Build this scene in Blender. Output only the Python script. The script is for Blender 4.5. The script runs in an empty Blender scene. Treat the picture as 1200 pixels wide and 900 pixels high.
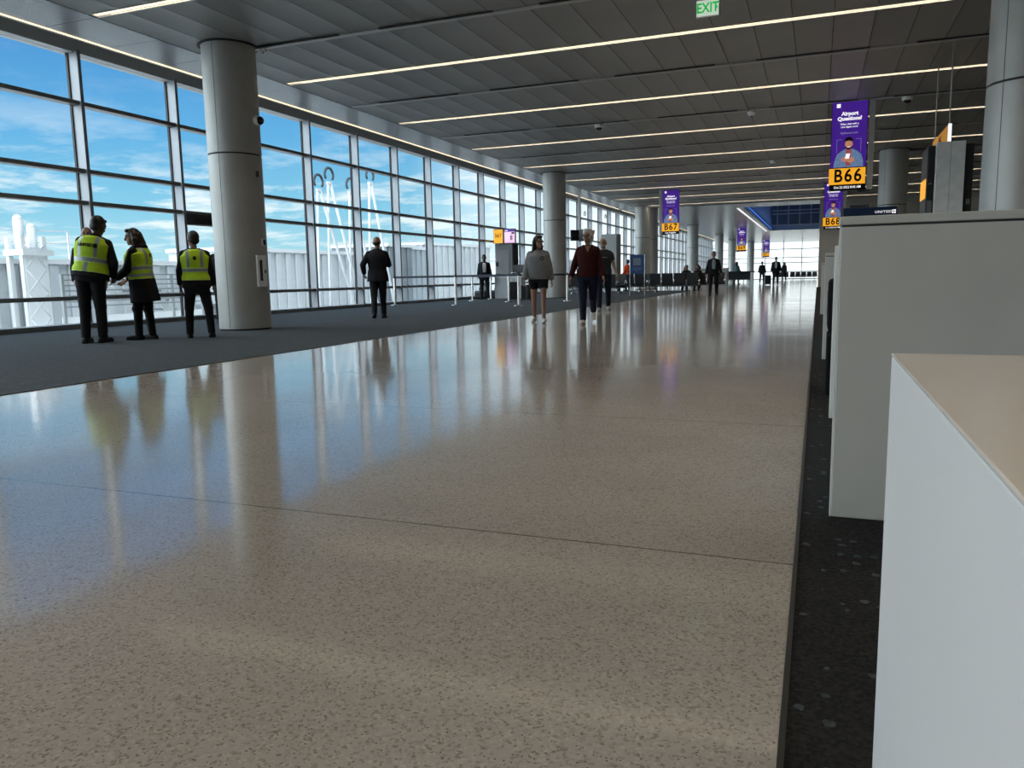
import bpy, bmesh, math, random
from mathutils import Vector, Matrix
from mathutils.bvhtree import BVHTree
random.seed(7)
SC = bpy.context.scene
COL = SC.collection
PI = math.pi
R = math.radians

# ------------------------------------------------------------------ materials
MATS = {}
def mat(name, col, rough=0.5, metal=0.0, spec=0.5, var=0.0, scale=20.0, bump=0.0, emit=None, estr=0.0, coat=0.0):
    if name in MATS: return MATS[name]
    m = bpy.data.materials.new(name); m.use_nodes = True
    nt = m.node_tree; b = nt.nodes['Principled BSDF']
    b.inputs['Base Color'].default_value = (*col, 1)
    b.inputs['Roughness'].default_value = rough
    b.inputs['Metallic'].default_value = metal
    b.inputs['Specular IOR Level'].default_value = spec
    b.inputs['Coat Weight'].default_value = coat
    if var > 0 or bump > 0:
        tc = nt.nodes.new('ShaderNodeTexCoord'); n = nt.nodes.new('ShaderNodeTexNoise')
        n.inputs['Scale'].default_value = scale; n.inputs['Detail'].default_value = 4
        nt.links.new(tc.outputs['Object'], n.inputs['Vector'])
        if var > 0:
            r = nt.nodes.new('ShaderNodeMapRange')
            r.inputs['To Min'].default_value = 1 - var; r.inputs['To Max'].default_value = 1 + var
            r.inputs['From Min'].default_value = .3; r.inputs['From Max'].default_value = .7
            nt.links.new(n.outputs['Fac'], r.inputs['Value'])
            mx = nt.nodes.new('ShaderNodeVectorMath'); mx.operation = 'SCALE'
            mx.inputs[0].default_value = col
            nt.links.new(r.outputs['Result'], mx.inputs['Scale'])
            nt.links.new(mx.outputs['Vector'], b.inputs['Base Color'])
        if bump > 0:
            bp = nt.nodes.new('ShaderNodeBump'); bp.inputs['Strength'].default_value = bump; bp.inputs['Distance'].default_value = .01
            nt.links.new(n.outputs['Fac'], bp.inputs['Height']); nt.links.new(bp.outputs['Normal'], b.inputs['Normal'])
    if emit:
        b.inputs['Emission Color'].default_value = (*emit, 1); b.inputs['Emission Strength'].default_value = estr
    MATS[name] = m
    return m

def floor_mat():
    m = bpy.data.materials.new('terrazzo'); m.use_nodes = True; nt = m.node_tree; b = nt.nodes['Principled BSDF']
    N = nt.nodes.new; L = nt.links.new
    g = N('ShaderNodeNewGeometry')
    def ramp(sock, pts):
        r = N('ShaderNodeValToRGB'); L(sock, r.inputs[0]); e = r.color_ramp.elements
        while len(e) < len(pts): e.new(.5)
        for k, (p, c) in enumerate(pts): e[k].position = p; e[k].color = (*c, 1)
        return r.outputs[0]
    def mix(mode, f, a, c):
        x = N('ShaderNodeMix'); x.data_type = 'RGBA'; x.blend_type = mode
        x.inputs[0].default_value = f; L(a, x.inputs[6]); L(c, x.inputs[7]); return x.outputs[2]
    n = N('ShaderNodeTexNoise'); n.inputs['Scale'].default_value = 1.1; n.inputs['Detail'].default_value = 5; L(g.outputs['Position'], n.inputs['Vector'])
    base = ramp(n.outputs['Fac'], [(.3, (.40, .37, .335)), (.7, (.46, .425, .39))])
    v = N('ShaderNodeTexVoronoi'); v.inputs['Scale'].default_value = 150; L(g.outputs['Position'], v.inputs['Vector'])
    sep = N('ShaderNodeSeparateColor'); L(v.outputs['Color'], sep.inputs[0])
    chips = ramp(sep.outputs[0], [(0, (.62, .58, .54)), (.12, (.8, .78, .75)), (.3, (1, 1, 1)), (.8, (1.0, 1.0, 1.0)), (.95, (1.18, 1.16, 1.12))])
    c1 = mix('MULTIPLY', 1, base, chips)
    v2 = N('ShaderNodeTexVoronoi'); v2.inputs['Scale'].default_value = 125; L(g.outputs['Position'], v2.inputs['Vector'])
    s2 = N('ShaderNodeSeparateColor'); L(v2.outputs['Color'], s2.inputs[0])
    pick = N('ShaderNodeMath'); pick.operation = 'GREATER_THAN'; pick.inputs[1].default_value = .85; L(s2.outputs[1], pick.inputs[0])
    near = N('ShaderNodeMath'); near.operation = 'LESS_THAN'; near.inputs[1].default_value = .26; L(v2.outputs['Distance'], near.inputs[0])
    both = N('ShaderNodeMath'); both.operation = 'MULTIPLY'; L(pick.outputs[0], both.inputs[0]); L(near.outputs[0], both.inputs[1])
    dk = N('ShaderNodeMix'); dk.data_type = 'RGBA'; L(both.outputs[0], dk.inputs[0]); L(c1, dk.inputs[6]); dk.inputs[7].default_value = (.13, .11, .10, 1)
    sx = N('ShaderNodeSeparateXYZ'); L(g.outputs['Position'], sx.inputs[0])
    def line(sock, off, per, wid):
        a = N('ShaderNodeMath'); a.operation = 'SUBTRACT'; L(sock, a.inputs[0]); a.inputs[1].default_value = off - 1000 * per
        d = N('ShaderNodeMath'); d.operation = 'DIVIDE'; L(a.outputs[0], d.inputs[0]); d.inputs[1].default_value = per
        f = N('ShaderNodeMath'); f.operation = 'FRACT'; L(d.outputs[0], f.inputs[0])
        t = N('ShaderNodeMath'); t.operation = 'LESS_THAN'; L(f.outputs[0], t.inputs[0]); t.inputs[1].default_value = wid / per
        return t.outputs[0]
    jy = line(sx.outputs['Y'], 2.417, 2.298, .007)
    fin = N('ShaderNodeMix'); fin.data_type = 'RGBA'; L(jy, fin.inputs[0]); L(dk.outputs[2], fin.inputs[6]); fin.inputs[7].default_value = (.05, .045, .04, 1)
    L(fin.outputs[2], b.inputs['Base Color'])
    nr = N('ShaderNodeTexNoise'); nr.inputs['Scale'].default_value = .8; nr.inputs['Detail'].default_value = 3; L(g.outputs['Position'], nr.inputs['Vector'])
    mr = N('ShaderNodeMapRange'); mr.inputs['To Min'].default_value = .07; mr.inputs['To Max'].default_value = .13; L(nr.outputs['Fac'], mr.inputs['Value']); L(mr.outputs[0], b.inputs['Roughness'])
    nb = N('ShaderNodeTexNoise'); nb.inputs['Scale'].default_value = 1.6; nb.inputs['Detail'].default_value = 2; L(g.outputs['Position'], nb.inputs['Vector'])
    bp = N('ShaderNodeBump'); bp.inputs['Strength'].default_value = .06; bp.inputs['Distance'].default_value = .03; L(nb.outputs['Fac'], bp.inputs['Height']); L(bp.outputs[0], b.inputs['Normal'])
    b.inputs['IOR'].default_value = 1.85
    return m

def carpet_mat(name, base, spot, spot2, amount, scale):
    m = bpy.data.materials.new(name); m.use_nodes = True; nt = m.node_tree; b = nt.nodes['Principled BSDF']
    N = nt.nodes.new; L = nt.links.new
    g = N('ShaderNodeNewGeometry')
    n = N('ShaderNodeTexNoise'); n.inputs['Scale'].default_value = 90; n.inputs['Detail'].default_value = 3; L(g.outputs['Position'], n.inputs['Vector'])
    r = N('ShaderNodeValToRGB'); L(n.outputs['Fac'], r.inputs[0])
    r.color_ramp.elements[0].position = .35; r.color_ramp.elements[0].color = (*[c * .6 for c in base], 1)
    r.color_ramp.elements[1].position = .7; r.color_ramp.elements[1].color = (*[c * 1.5 for c in base], 1)
    v = N('ShaderNodeTexVoronoi'); v.inputs['Scale'].default_value = scale; v.inputs['Randomness'].default_value = .9
    n2 = N('ShaderNodeTexNoise'); n2.inputs['Scale'].default_value = 60; L(g.outputs['Position'], n2.inputs['Vector'])
    va = N('ShaderNodeVectorMath'); va.operation = 'MULTIPLY_ADD'; L(n2.outputs['Color'], va.inputs[0]); va.inputs[1].default_value = (.018, .018, 0); L(g.outputs['Position'], va.inputs[2])
    L(va.outputs[0], v.inputs['Vector'])
    s = N('ShaderNodeSeparateColor'); L(v.outputs['Color'], s.inputs[0])
    a = N('ShaderNodeMath'); a.operation = 'LESS_THAN'; a.inputs[1].default_value = .27; L(v.outputs['Distance'], a.inputs[0])
    p = N('ShaderNodeMath'); p.operation = 'LESS_THAN'; p.inputs[1].default_value = amount; L(s.outputs[0], p.inputs[0])
    k = N('ShaderNodeMath'); k.operation = 'MULTIPLY'; L(a.outputs[0], k.inputs[0]); L(p.outputs[0], k.inputs[1])
    k2 = N('ShaderNodeMath'); k2.operation = 'MULTIPLY'; L(k.outputs[0], k2.inputs[0]); L(n.outputs['Fac'], k2.inputs[1])
    w = N('ShaderNodeMix'); w.data_type = 'RGBA'; L(s.outputs[1], w.inputs[0]); w.inputs[6].default_value = (*spot, 1); w.inputs[7].default_value = (*spot2, 1)
    x = N('ShaderNodeMix'); x.data_type = 'RGBA'; L(k2.outputs[0], x.inputs[0]); L(r.outputs[0], x.inputs[6]); L(w.outputs[2], x.inputs[7])
    L(x.outputs[2], b.inputs['Base Color'])
    b.inputs['Roughness'].default_value = .95; b.inputs['Specular IOR Level'].default_value = .15
    bp = N('ShaderNodeBump'); bp.inputs['Strength'].default_value = .6; bp.inputs['Distance'].default_value = .006; L(n.outputs['Fac'], bp.inputs['Height']); L(bp.outputs[0], b.inputs['Normal'])
    return m

def glass_mat(name='clear_glass', tint=(.93, .97, .97)):
    m = bpy.data.materials.new(name); m.use_nodes = True; nt = m.node_tree
    N = nt.nodes.new; L = nt.links.new
    nt.nodes.remove(nt.nodes['Principled BSDF']); out = nt.nodes['Material Output']
    t = N('ShaderNodeBsdfTransparent'); t.inputs[0].default_value = (*tint, 1)
    g = N('ShaderNodeBsdfGlossy'); g.inputs['Roughness'].default_value = .02
    f = N('ShaderNodeFresnel'); f.inputs[0].default_value = 1.45
    n = N('ShaderNodeTexNoise'); n.inputs['Scale'].default_value = .4
    tc = N('ShaderNodeTexCoord'); L(tc.outputs['Object'], n.inputs['Vector'])
    bp = N('ShaderNodeBump'); bp.inputs['Strength'].default_value = .02; L(n.outputs['Fac'], bp.inputs['Height']); L(bp.outputs[0], g.inputs['Normal'])
    ge = N('ShaderNodeNewGeometry'); iv = N('ShaderNodeMath'); iv.operation = 'SUBTRACT'; iv.inputs[0].default_value = 1; L(ge.outputs['Backfacing'], iv.inputs[1])
    fm = N('ShaderNodeMath'); fm.operation = 'MULTIPLY'; L(f.outputs[0], fm.inputs[0]); L(iv.outputs[0], fm.inputs[1])
    x = N('ShaderNodeMixShader'); L(fm.outputs[0], x.inputs[0]); L(t.outputs[0], x.inputs[1]); L(g.outputs[0], x.inputs[2])
    L(x.outputs[0], out.inputs[0])
    return m

M = dict(
    floor=floor_mat(),
    carpet_l=carpet_mat('blue_grey_carpet', (.062, .073, .084), (.10, .115, .125), (.13, .14, .15), .5, 9),
    carpet_r=carpet_mat('black_flecked_carpet', (.024, .0243, .025), (.19, .18, .18), (.06, .11, .125), .42, 21),
    glass=glass_mat(),
    ceil=mat('ceiling_metal', (.29, .29, .28), .45, .05, .3, .06, .8),
    ceil_far=mat('far_ceiling_metal', (.22, .22, .215), .26, .45, .5, .25, 3.0),
    perim=mat('perimeter_metal', (.09, .093, .096), .26, .5, .5, .08, .6),
    lip=mat('light_lip', (.55, .54, .52), .4, .2),
    slotgrey=mat('slot_grey', (.50, .50, .50), .4, .3),
    black=mat('black_gap', (.012, .012, .013), .6),
    diff=mat('warm_diffuser', (.9, .85, .75), .5, emit=(1.0, .82, .54), estr=1.6),
    mull=mat('mullion_alu', (.30, .315, .345), .4, .25, .5, .03, 3),
    trans=mat('transom_alu', (.24, .235, .225), .4, .4, .5, .03, 3),
    gasket=mat('gasket', (.01, .01, .012), .6),
    colm=mat('column_metal', (.42, .42, .405), .45, .25, .5, .07, 2.2),
    beige=mat('beige_wall', (.42, .40, .36), .6, 0, .4, .05, 1.0),
    podium=mat('podium_grey', (.70, .70, .66), .5, 0, .35, .03, 4),
    white=mat('white_laminate', (.92, .925, .93), .35, 0, .5, .02, 2),
    solid=mat('solid_surface', (.86, .81, .75), .16, 0, .5, .03, 3),
    chrome=mat('chrome', (.62, .63, .64), .22, 1.0),
    steel=mat('brushed_steel', (.88, .90, .90), .4, .1, .5, .08, 6),
    seatblk=mat('black_vinyl', (.018, .019, .021), .42, 0, .5, .1, 10),
    darkgrey=mat('dark_grey_paint', (.055, .058, .06), .5, 0, .5, .05, 4),
    midgrey=mat('mid_grey_panel', (.17, .175, .175), .5, .1, .5, .05, 3),
    navybelt=mat('navy_belt', (.008, .010, .03), .6),
    purple=mat('screen_purple', (.03, .01, .12), .3, emit=(.042, .010, .20), estr=1.0),
    orange=mat('screen_orange', (.6, .3, .02), .4, emit=(.92, .40, .02), estr=.85),
    yellow=mat('yellow_sign', (.75, .33, .02), .45, 0, .5, .03, 4, emit=(.75, .33, .02), estr=.25),
    screenwhite=mat('screen_white', (.8, .8, .8), .4, emit=(.95, .92, .95), estr=.95),
    screenblk=mat('screen_black', (.008, .008, .01), .2),
    pink=mat('screen_pink', (.6, .4, .6), .3, emit=(.75, .42, .62), estr=.9),
    unitedblue=mat('sign_navy', (.012, .03, .085), .4, 0, .5, .03, 5),
    posterblue=mat('poster_blue', (.012, .05, .17), .45, 0, .5, .06, 6),
    exitface=mat('exit_face', (.5, .6, .5), .4, emit=(.50, .60, .50), estr=.85),
    exitgreen=mat('exit_green', (0, .3, .04), .4, emit=(.01, .38, .06), estr=.9),
    jet=mat('jetway_paint', (.45, .47, .49), .6, 0, .3, .10, .7),
    jetdark=mat('jetway_dark', (.16, .18, .20), .55, 0, .4, .10, .8),
    jetwhite=mat('jetway_white', (.58, .59, .60), .5, 0, .4, .06, .8),
    apron=mat('apron_concrete', (.36, .355, .34), .85, 0, .3, .08, .3),
    wellblue=mat('well_blue_paint', (.24, .32, .48), .5, 0, .4, .04, .6),
    wellglass=mat('well_panel', (.09, .115, .15), .22, 0, .5, .05, .5),
    blueled=mat('blue_led', (.1, .3, 1), .4, emit=(.05, .18, .75), estr=.9),
)

# ------------------------------------------------------------------ mesh builder
class MB:
    def __init__(s): s.bm = bmesh.new()
    def xf(s, vs, Mx):
        if Mx is not None:
            bmesh.ops.transform(s.bm, matrix=Mx, verts=vs)
    def box(s, x0, x1, y0, y1, z0, z1, bev=0.0, Mx=None):
        r = bmesh.ops.create_cube(s.bm, size=1.0); vs = r['verts']
        bmesh.ops.scale(s.bm, vec=(x1 - x0, y1 - y0, z1 - z0), verts=vs)
        bmesh.ops.translate(s.bm, vec=((x0 + x1) / 2, (y0 + y1) / 2, (z0 + z1) / 2), verts=vs)
        if bev > 0:
            es = list({e for v in vs for e in v.link_edges})
            q = bmesh.ops.bevel(s.bm, geom=es, offset=bev, segments=2, profile=.5, affect='EDGES')
            vs = list({v for f in q['faces'] for v in f.verts} | {v for v in vs if v.is_valid})
        s.xf(vs, Mx); return s
    def cone(s, p, q, r1, r2, seg=16, caps=True):
        p, q = Vector(p), Vector(q); d = q - p; L = d.length
        if L < 1e-6: return s
        Mx = Matrix.Translation((p + q) / 2) @ d.to_track_quat('Z', 'Y').to_matrix().to_4x4()
        bmesh.ops.create_cone(s.bm, cap_ends=caps, segments=seg, radius1=r1, radius2=r2, depth=L, matrix=Mx); return s
    def ball(s, c, r, seg=16, Mx=None):
        rr = (r, r, r) if isinstance(r, (int, float)) else r
        m = Matrix.Translation(c) @ (Mx or Matrix.Identity(4)) @ Matrix.Diagonal((*rr, 1))
        bmesh.ops.create_uvsphere(s.bm, u_segments=seg, v_segments=max(6, seg // 2), radius=1, matrix=m); return s
    def cap(s, p, q, r1, r2, seg=14):
        s.cone(p, q, r1, r2, seg); s.ball(p, r1, seg); s.ball(q, r2, seg); return s
    def tube(s, pts, r, seg=10):
        for a, b in zip(pts, pts[1:]): s.cone(a, b, r, r, seg)
        for a in pts[1:-1]: s.ball(a, r, seg)
        return s
    def lathe(s, prof, seg=40, c=(0, 0, 0)):
        rings = []
        for r, z in prof:
            if r < 1e-6: rings.append([s.bm.verts.new((c[0], c[1], c[2] + z))])
            else: rings.append([s.bm.verts.new((c[0] + r * math.cos(2 * PI * k / seg), c[1] + r * math.sin(2 * PI * k / seg), c[2] + z)) for k in range(seg)])
        for a, b in zip(rings, rings[1:]):
            for k in range(seg):
                k2 = (k + 1) % seg
                if len(a) == 1 and len(b) == 1: continue
                if len(a) == 1: s.bm.faces.new((a[0], b[k2], b[k]))
                elif len(b) == 1: s.bm.faces.new((a[k], a[k2], b[0]))
                else: s.bm.faces.new((a[k], a[k2], b[k2], b[k]))
        return s
    def loft(s, rings, seg=28, T=None, pw=2.3):
        # rings: (z, half width, half depth, y offset); closed superellipse loft
        T = T or Matrix.Identity(4); rs = []
        for z, w, d, yo in rings:
            row = []
            for k in range(seg):
                a = 2 * PI * k / seg; ca, sa = math.cos(a), math.sin(a)
                x = w * math.copysign(abs(ca) ** (2 / pw), ca); y = d * math.copysign(abs(sa) ** (2 / pw), sa)
                row.append(s.bm.verts.new(T @ Vector((x, y + yo, z))))
            rs.append(row)
        for a, b in zip(rs, rs[1:]):
            for k in range(seg): s.bm.faces.new((a[k], a[(k + 1) % seg], b[(k + 1) % seg], b[k]))
        s.bm.faces.new(list(reversed(rs[0]))); s.bm.faces.new(rs[-1]); return s
    def poly(s, pts, thick, axis=1):
        # extrude a 2-D outline (u,v) lying in XZ, thickness along +Y
        a = [s.bm.verts.new((u, 0, v)) for u, v in pts]; b = [s.bm.verts.new((u, thick, v)) for u, v in pts]
        n = len(pts)
        s.bm.faces.new(a); s.bm.faces.new(list(reversed(b)))
        for k in range(n): s.bm.faces.new((a[k], b[k], b[(k + 1) % n], a[(k + 1) % n]))
        bmesh.ops.recalc_face_normals(s.bm, faces=s.bm.faces[:]); return s
    def mesh(s, name, smooth=False):
        me = bpy.data.meshes.new(name); bmesh.ops.recalc_face_normals(s.bm, faces=s.bm.faces[:])
        s.bm.to_mesh(me); s.bm.free()
        if smooth:
            for p in me.polygons: p.use_smooth = True
        return me
    def build(s, name, m, parent=None, smooth=False, loc=None):
        return link(name, s.mesh(name, smooth), m, parent, loc)
def link(name, me, m, parent=None, loc=None):
    o = bpy.data.objects.new(name, me); COL.objects.link(o)
    if m is not None:
        me.materials.clear()
        for x in (m if isinstance(m, (list, tuple)) else [m]): me.materials.append(x)
    if parent is not None: o.parent = parent
    if loc is not None: o.location = loc
    return o
def smooth_angle(o, deg=40):
    me = o.data
    for p in me.polygons: p.use_smooth = True
    bm = bmesh.new(); bm.from_mesh(me)
    for e in bm.edges:
        if len(e.link_faces) == 2 and e.calc_face_angle(0) > R(deg): e.smooth = False
    bm.to_mesh(me); bm.free(); return o
def tag(o, label, cat, group=None, kind=None):
    if label: o['label'] = label
    if cat: o['category'] = cat
    if group: o['group'] = group
    if kind: o['kind'] = kind
    return o
def thing(name, label, cat, loc=(0, 0, 0), rz=0.0, group=None):
    o = bpy.data.objects.new(name, None); COL.objects.link(o); o.location = loc; o.rotation_euler = (0, 0, rz)
    o.empty_display_size = .1
    return tag(o, label, cat, group)
def struct(o): o['kind'] = 'structure'; return o
def copy_tree(root, loc, rz=None, label=None, group=None):
    r = root.copy(); COL.objects.link(r); r.location = loc
    if rz is not None: r.rotation_euler = (0, 0, rz)
    if label: r['label'] = label
    if group: r['group'] = group
    for ch in list(root.children):
        c = ch.copy(); COL.objects.link(c); c.parent = r
        for g in list(ch.children):
            d = g.copy(); COL.objects.link(d); d.parent = c
    return r
def text(name, body, size, m, parent=None, ext=.002, Mx=None, align='CENTER', sx=1.0, bold=0.0, track=1.0):
    cu = bpy.data.curves.new(name, 'FONT'); cu.body = body; cu.size = size; cu.extrude = ext; cu.align_x = align; cu.align_y = 'CENTER'; cu.offset = bold
    cu.resolution_u = 3; cu.space_character = track
    t = bpy.data.objects.new(name + '_c', cu); COL.objects.link(t)
    dg = bpy.context.evaluated_depsgraph_get(); dg.update()
    me = bpy.data.meshes.new_from_object(t.evaluated_get(dg)); me.name = name
    bpy.data.objects.remove(t); bpy.data.curves.remove(cu)
    me.transform(Matrix.Diagonal((sx, 1, 1, 1)))
    if Mx is not None: me.transform(Mx)
    return link(name, me, m, parent)
FRONT = Matrix.Rotation(R(90), 4, 'X')      # text in XY -> standing in XZ, facing -Y

# ------------------------------------------------------------------ room shell
CZ = 5.13; XW = -14.08; XG = -14.36; XR = 9.5; YB = -16.0; YM = 50.5; YE = 118.0
WX0, WX1 = -6.22, -0.035          # polished walkway edges
struct(MB().box(WX0, WX1, YB, YE, -.3, 0).build('floor', M['floor']))
struct(MB().box(XG - .1, WX0, YB, 44.6, -.3, .004).build('floor_carpet_window_side', M['carpet_l']))
struct(MB().box(WX1, XR, YB, YM, -.3, .004).build('floor_carpet_gate_side', M['carpet_r']))
# far part: the terrazzo spreads to the window wall
struct(MB().box(XG - .1, WX0, 44.6, YE, -.3, 0).build('floor_far', M['floor']))
struct(MB().box(WX1 - .006, WX1 + .006, YB, YM, -.02, .008).build('trim_1', mat('edge_trim', (.06, .06, .055), .4, .5)))
struct(MB().box(WX0 - .012, WX0 + .012, YB, 44.6, -.02, .008).build('trim_2', MATS['edge_trim']))

# scalloped plank ceiling of the near hall, planks 0.645 m wide running with the hall
XC0, XC1 = -10.9, XR
def plank_ceiling():
    b = MB(); bm = b.bm; w = .648; x = XC0; n = 8
    rows = [(YB, 9.75)]
    ys = [9.80 - 4.878 * 4 + 4.878 * k for k in range(13)]        # light strips
    edges = [YB] + [y for y in ys if YB < y < YM] + [YM]
    while x < XC1:
        x1 = min(x + w, XC1)
        cols = []
        for k in range(n + 1):
            u = k / n
            cols.append((x + .006 + (x1 - x - .012) * u, CZ + .013 * (1 - (2 * u - 1) ** 2)))
        for y0, y1 in zip(edges, edges[1:]):
            y0 += .075; y1 -= .075
            va = [bm.verts.new((p, y0, z)) for p, z in cols]; vb = [bm.verts.new((p, y1, z)) for p, z in cols]
            for k in range(n): bm.faces.new((va[k], vb[k], vb[k + 1], va[k + 1]))
        x = x1
    o = b.build('ceiling', M['ceil']); smooth_angle(o, 60)
    return struct(o), ys
ceiling, STRIPY = plank_ceiling()
struct(MB().box(XC0 - .02, XR, YB, YM, CZ + .12, CZ + .16).build('ceiling_backing', M['black']))
# perimeter band along the windows, with cross seams
b = MB(); y = YB; SX0, SX1 = -12.10, XC0 - .02
while y < YM - .05:
    y1 = min(y + 1.293, YM); b.box(SX0, SX1, y + .005, y1 - .005, CZ, CZ + .03); y = y1
struct(b.build('ceiling_perimeter', M['perim']))
struct(MB().box(SX0 + .02, SX1, YB, YM, CZ + .04, CZ + .08).build('ceiling_perimeter_backing', M['black']))
# raised pocket above the glazing
struct(MB().box(XG - .2, SX0 + .06, YB, YE, 5.98, 6.05).build('ceiling_pocket', M['midgrey']))
struct(MB().box(SX0 + .02, SX0 + .06, YB, YM, CZ + .03, 5.98).build('trim_3', M['midgrey']))
# far hall ceiling with the light-well opening
WLX0, WLX1, WLY0, WLY1 = -4.5, 0.0, 53.6, 84.0
b = MB()
def tiled(x0, x1, y0, y1):
    yy = y0
    while yy < y1 - .01:
        ye = min(yy + 2.44, y1); xx = x0
        while xx < x1 - .01:
            xe = min(xx + 1.3, x1); b.box(xx + .004, xe - .004, yy + .004, ye - .004, CZ, CZ + .03); xx = xe
        yy = ye
tiled(SX0, WLX0, YM + .18, YE); tiled(WLX0, WLX1, YM + .18, WLY0); tiled(WLX0, WLX1, WLY1, YE)
struct(b.build('ceiling_far', M['ceil_far']))
b = MB(); b.box(SX0, WLX0, YM + .18, YE, CZ + .05, CZ + .1); b.box(WLX0, WLX1, YM + .18, WLY0, CZ + .05, CZ + .1); b.box(WLX0, WLX1, WLY1, YE, CZ + .05, CZ + .1)
struct(b.build('ceiling_far_backing', M['black']))
struct(MB().box(SX0, XR, YM, YM + .18, CZ + .06, CZ + .3).build('trim_4', M['black']))
struct(MB().box(SX0 + .02, SX0 + .06, YM, YE, CZ + .03, 5.98).build('trim_5', M['midgrey']))
# roof slab (keeps the sky out)
b = MB(); b.box(XG - .6, XR + .3, YB - .2, WLY0 - .2, 6.3, 6.6); b.box(XG - .6, WLX0 - .2, WLY0 - .2, WLY1 + .3, 6.3, 6.6); b.box(XG - .6, XR + .3, WLY1 + .3, YE + .3, 6.3, 6.6)
b.box(WLX1 + .2, XR + .3, WLY0 - .2, WLY1 + .3, 6.3, 6.6)
struct(b.build('ceiling_roof_slab', M['midgrey']))
# light well
b = MB(); H2 = 8.6
b.box(WLX0 - .2, WLX0, WLY0, WLY1, CZ, H2); b.box(WLX1, WLX1 + .2, WLY0, WLY1, CZ, H2); b.box(WLX0 - .2, WLX1 + .2, WLY0 - .2, WLY0, CZ, H2)
b.box(WLX0 - .2, WLX1 + .2, WLY1, WLY1 + .2, CZ, H2); b.box(WLX0 - .2, WLX1 + .2, WLY0 - .2, WLY1 + .2, H2, H2 + .2)
struct(b.build('wall_light_well', M['wellblue']))
wl = struct(MB().box(WLX0 + .1, WLX1 - .05, WLY1 - .05, WLY1 - .01, 5.62, 8.4).build('window_light_well', M['wellglass']))
b = MB()
for z in (5.62, 6.72, 7.05, 8.05): b.box(WLX0 + .05, WLX1, WLY1 - .10, WLY1 - .04, z - .05, z + .05)
for k in range(5):
    x = WLX0 + .55 + k * 1.05; b.box(x - .04, x + .04, WLY1 - .10, WLY1 - .04, 5.62, 8.4)
b.build('window_frame', M['slotgrey'], wl)
def led(name, x0, x1, y0, y1, z0, z1, label, m, cat='light'):
    return tag(MB().box(x0, x1, y0, y1, z0, z1).build(name, m), label, cat)
led('cove_light', WLX0 + .01, WLX0 + .05, WLY0 + .3, WLY1 - .3, CZ + .12, CZ + .2, 'blue cove light along the left foot of the ceiling light well', M['blueled'])

# walls
struct(MB().box(XR, XR + .2, YB, YM, -.3, 6.3).build('wall_right', M['beige']))
struct(MB().box(XG - .3, XR, YB - .2, YB, -.3, 6.3).build('wall_back', M['beige']))
wf = MB(); wf.box(.02, 1.55, YM, YM + .3, 0, 6.0); wf.box(2.75, XR, YM, YM + .3, 0, 6.0); wf.box(1.55, 2.75, YM, YM + .3, 4.75, 6.0)
struct(wf.build('wall_front', M['beige']))
d1 = struct(MB().box(1.5, 2.8, YM + .32, YM + .4, 0, 4.75).build('door_1', M['midgrey']))
MB().box(1.55, 1.63, YM + .2, YM + .32, 0, 4.75).box(2.67, 2.75, YM + .2, YM + .32, 0, 4.75).box(1.63, 2.67, YM + .2, YM + .32, 2.4, 2.5).build('door_frame', M['slotgrey'], d1)
struct(MB().box(.02, .3, YM + .3, YE, 0, 6.0).build('wall_inner', M['beige']))
struct(MB().box(XG - .12, XG + .30, YB, YE, -.3, .10).build('wall_left_sill', M['trans']))
struct(MB().box(XG - .12, XG + .22, YB, YE, 5.56, 5.98).build('wall_left_header', mat('header_alu', (.55, .55, .54), .5, .1)))

# curtain wall, one window per column bay
MY = [12.23 + 2.586 * k for k in range(-11, 42) if YB < 12.23 + 2.586 * k < YE - .5]
TZ = (.625, 2.575, 3.22, 4.57)
bays = [(YB, 3.2), (3.2, 22.0), (22.0, 41.2), (41.2, 60.8), (60.8, 80.0), (80.0, 99.5), (99.5, YE)]
for i, (a, c) in enumerate(bays):
    w = struct(MB().box(XG - .012, XG + .012, a, c, .10, 5.56).build('window_%d' % (i + 1), M['glass']))
    for y in MY:
        if a <= y < c:
            MB().box(XG + .013, XW, y - .04, y + .04, .08, 5.6, .006).build('mullion', M['mull'], w)
            MB().box(XG - .02, XG + .035, y - .065, y + .065, .08, 5.6).build('mullion_gasket', M['gasket'], w)
    for z in TZ: MB().box(XG + .014, XW - .045, a, c, z - .042, z + .042, .006).build('transom', M['trans'], w)
# glazing at the far end of the hall
we = struct(MB().box(XG, .02, YE - .012, YE + .012, .1, CZ + .02).build('window_8', M['glass']))
x = XG
while x < 0:
    MB().box(x - .05, x + .05, YE - .16, YE - .013, .0, CZ).build('mullion', M['mull'], we); x += 2.44
for z in (.05, 1.05, 2.3, 3.0, 4.2): MB().box(XG, .02, YE - .12, YE - .014, z - .05, z + .05).build('transom', M['mull'], we)
# door operator box and push rail of the emergency exit behind the first column
dr = struct(MB().box(XG + .06, XW + .06, 14.92, 17.36, 2.29, 2.54, .01).build('door_2', M['darkgrey']))
MB().box(XW + .06, XW + .10, 15.05, 17.2, 2.33, 2.45).build('door_operator', M['black'], dr)
MB().box(XG + .05, XW + .02, 16.05, 16.15, .08, 2.29).build('door_stile', M['trans'], dr)

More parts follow.
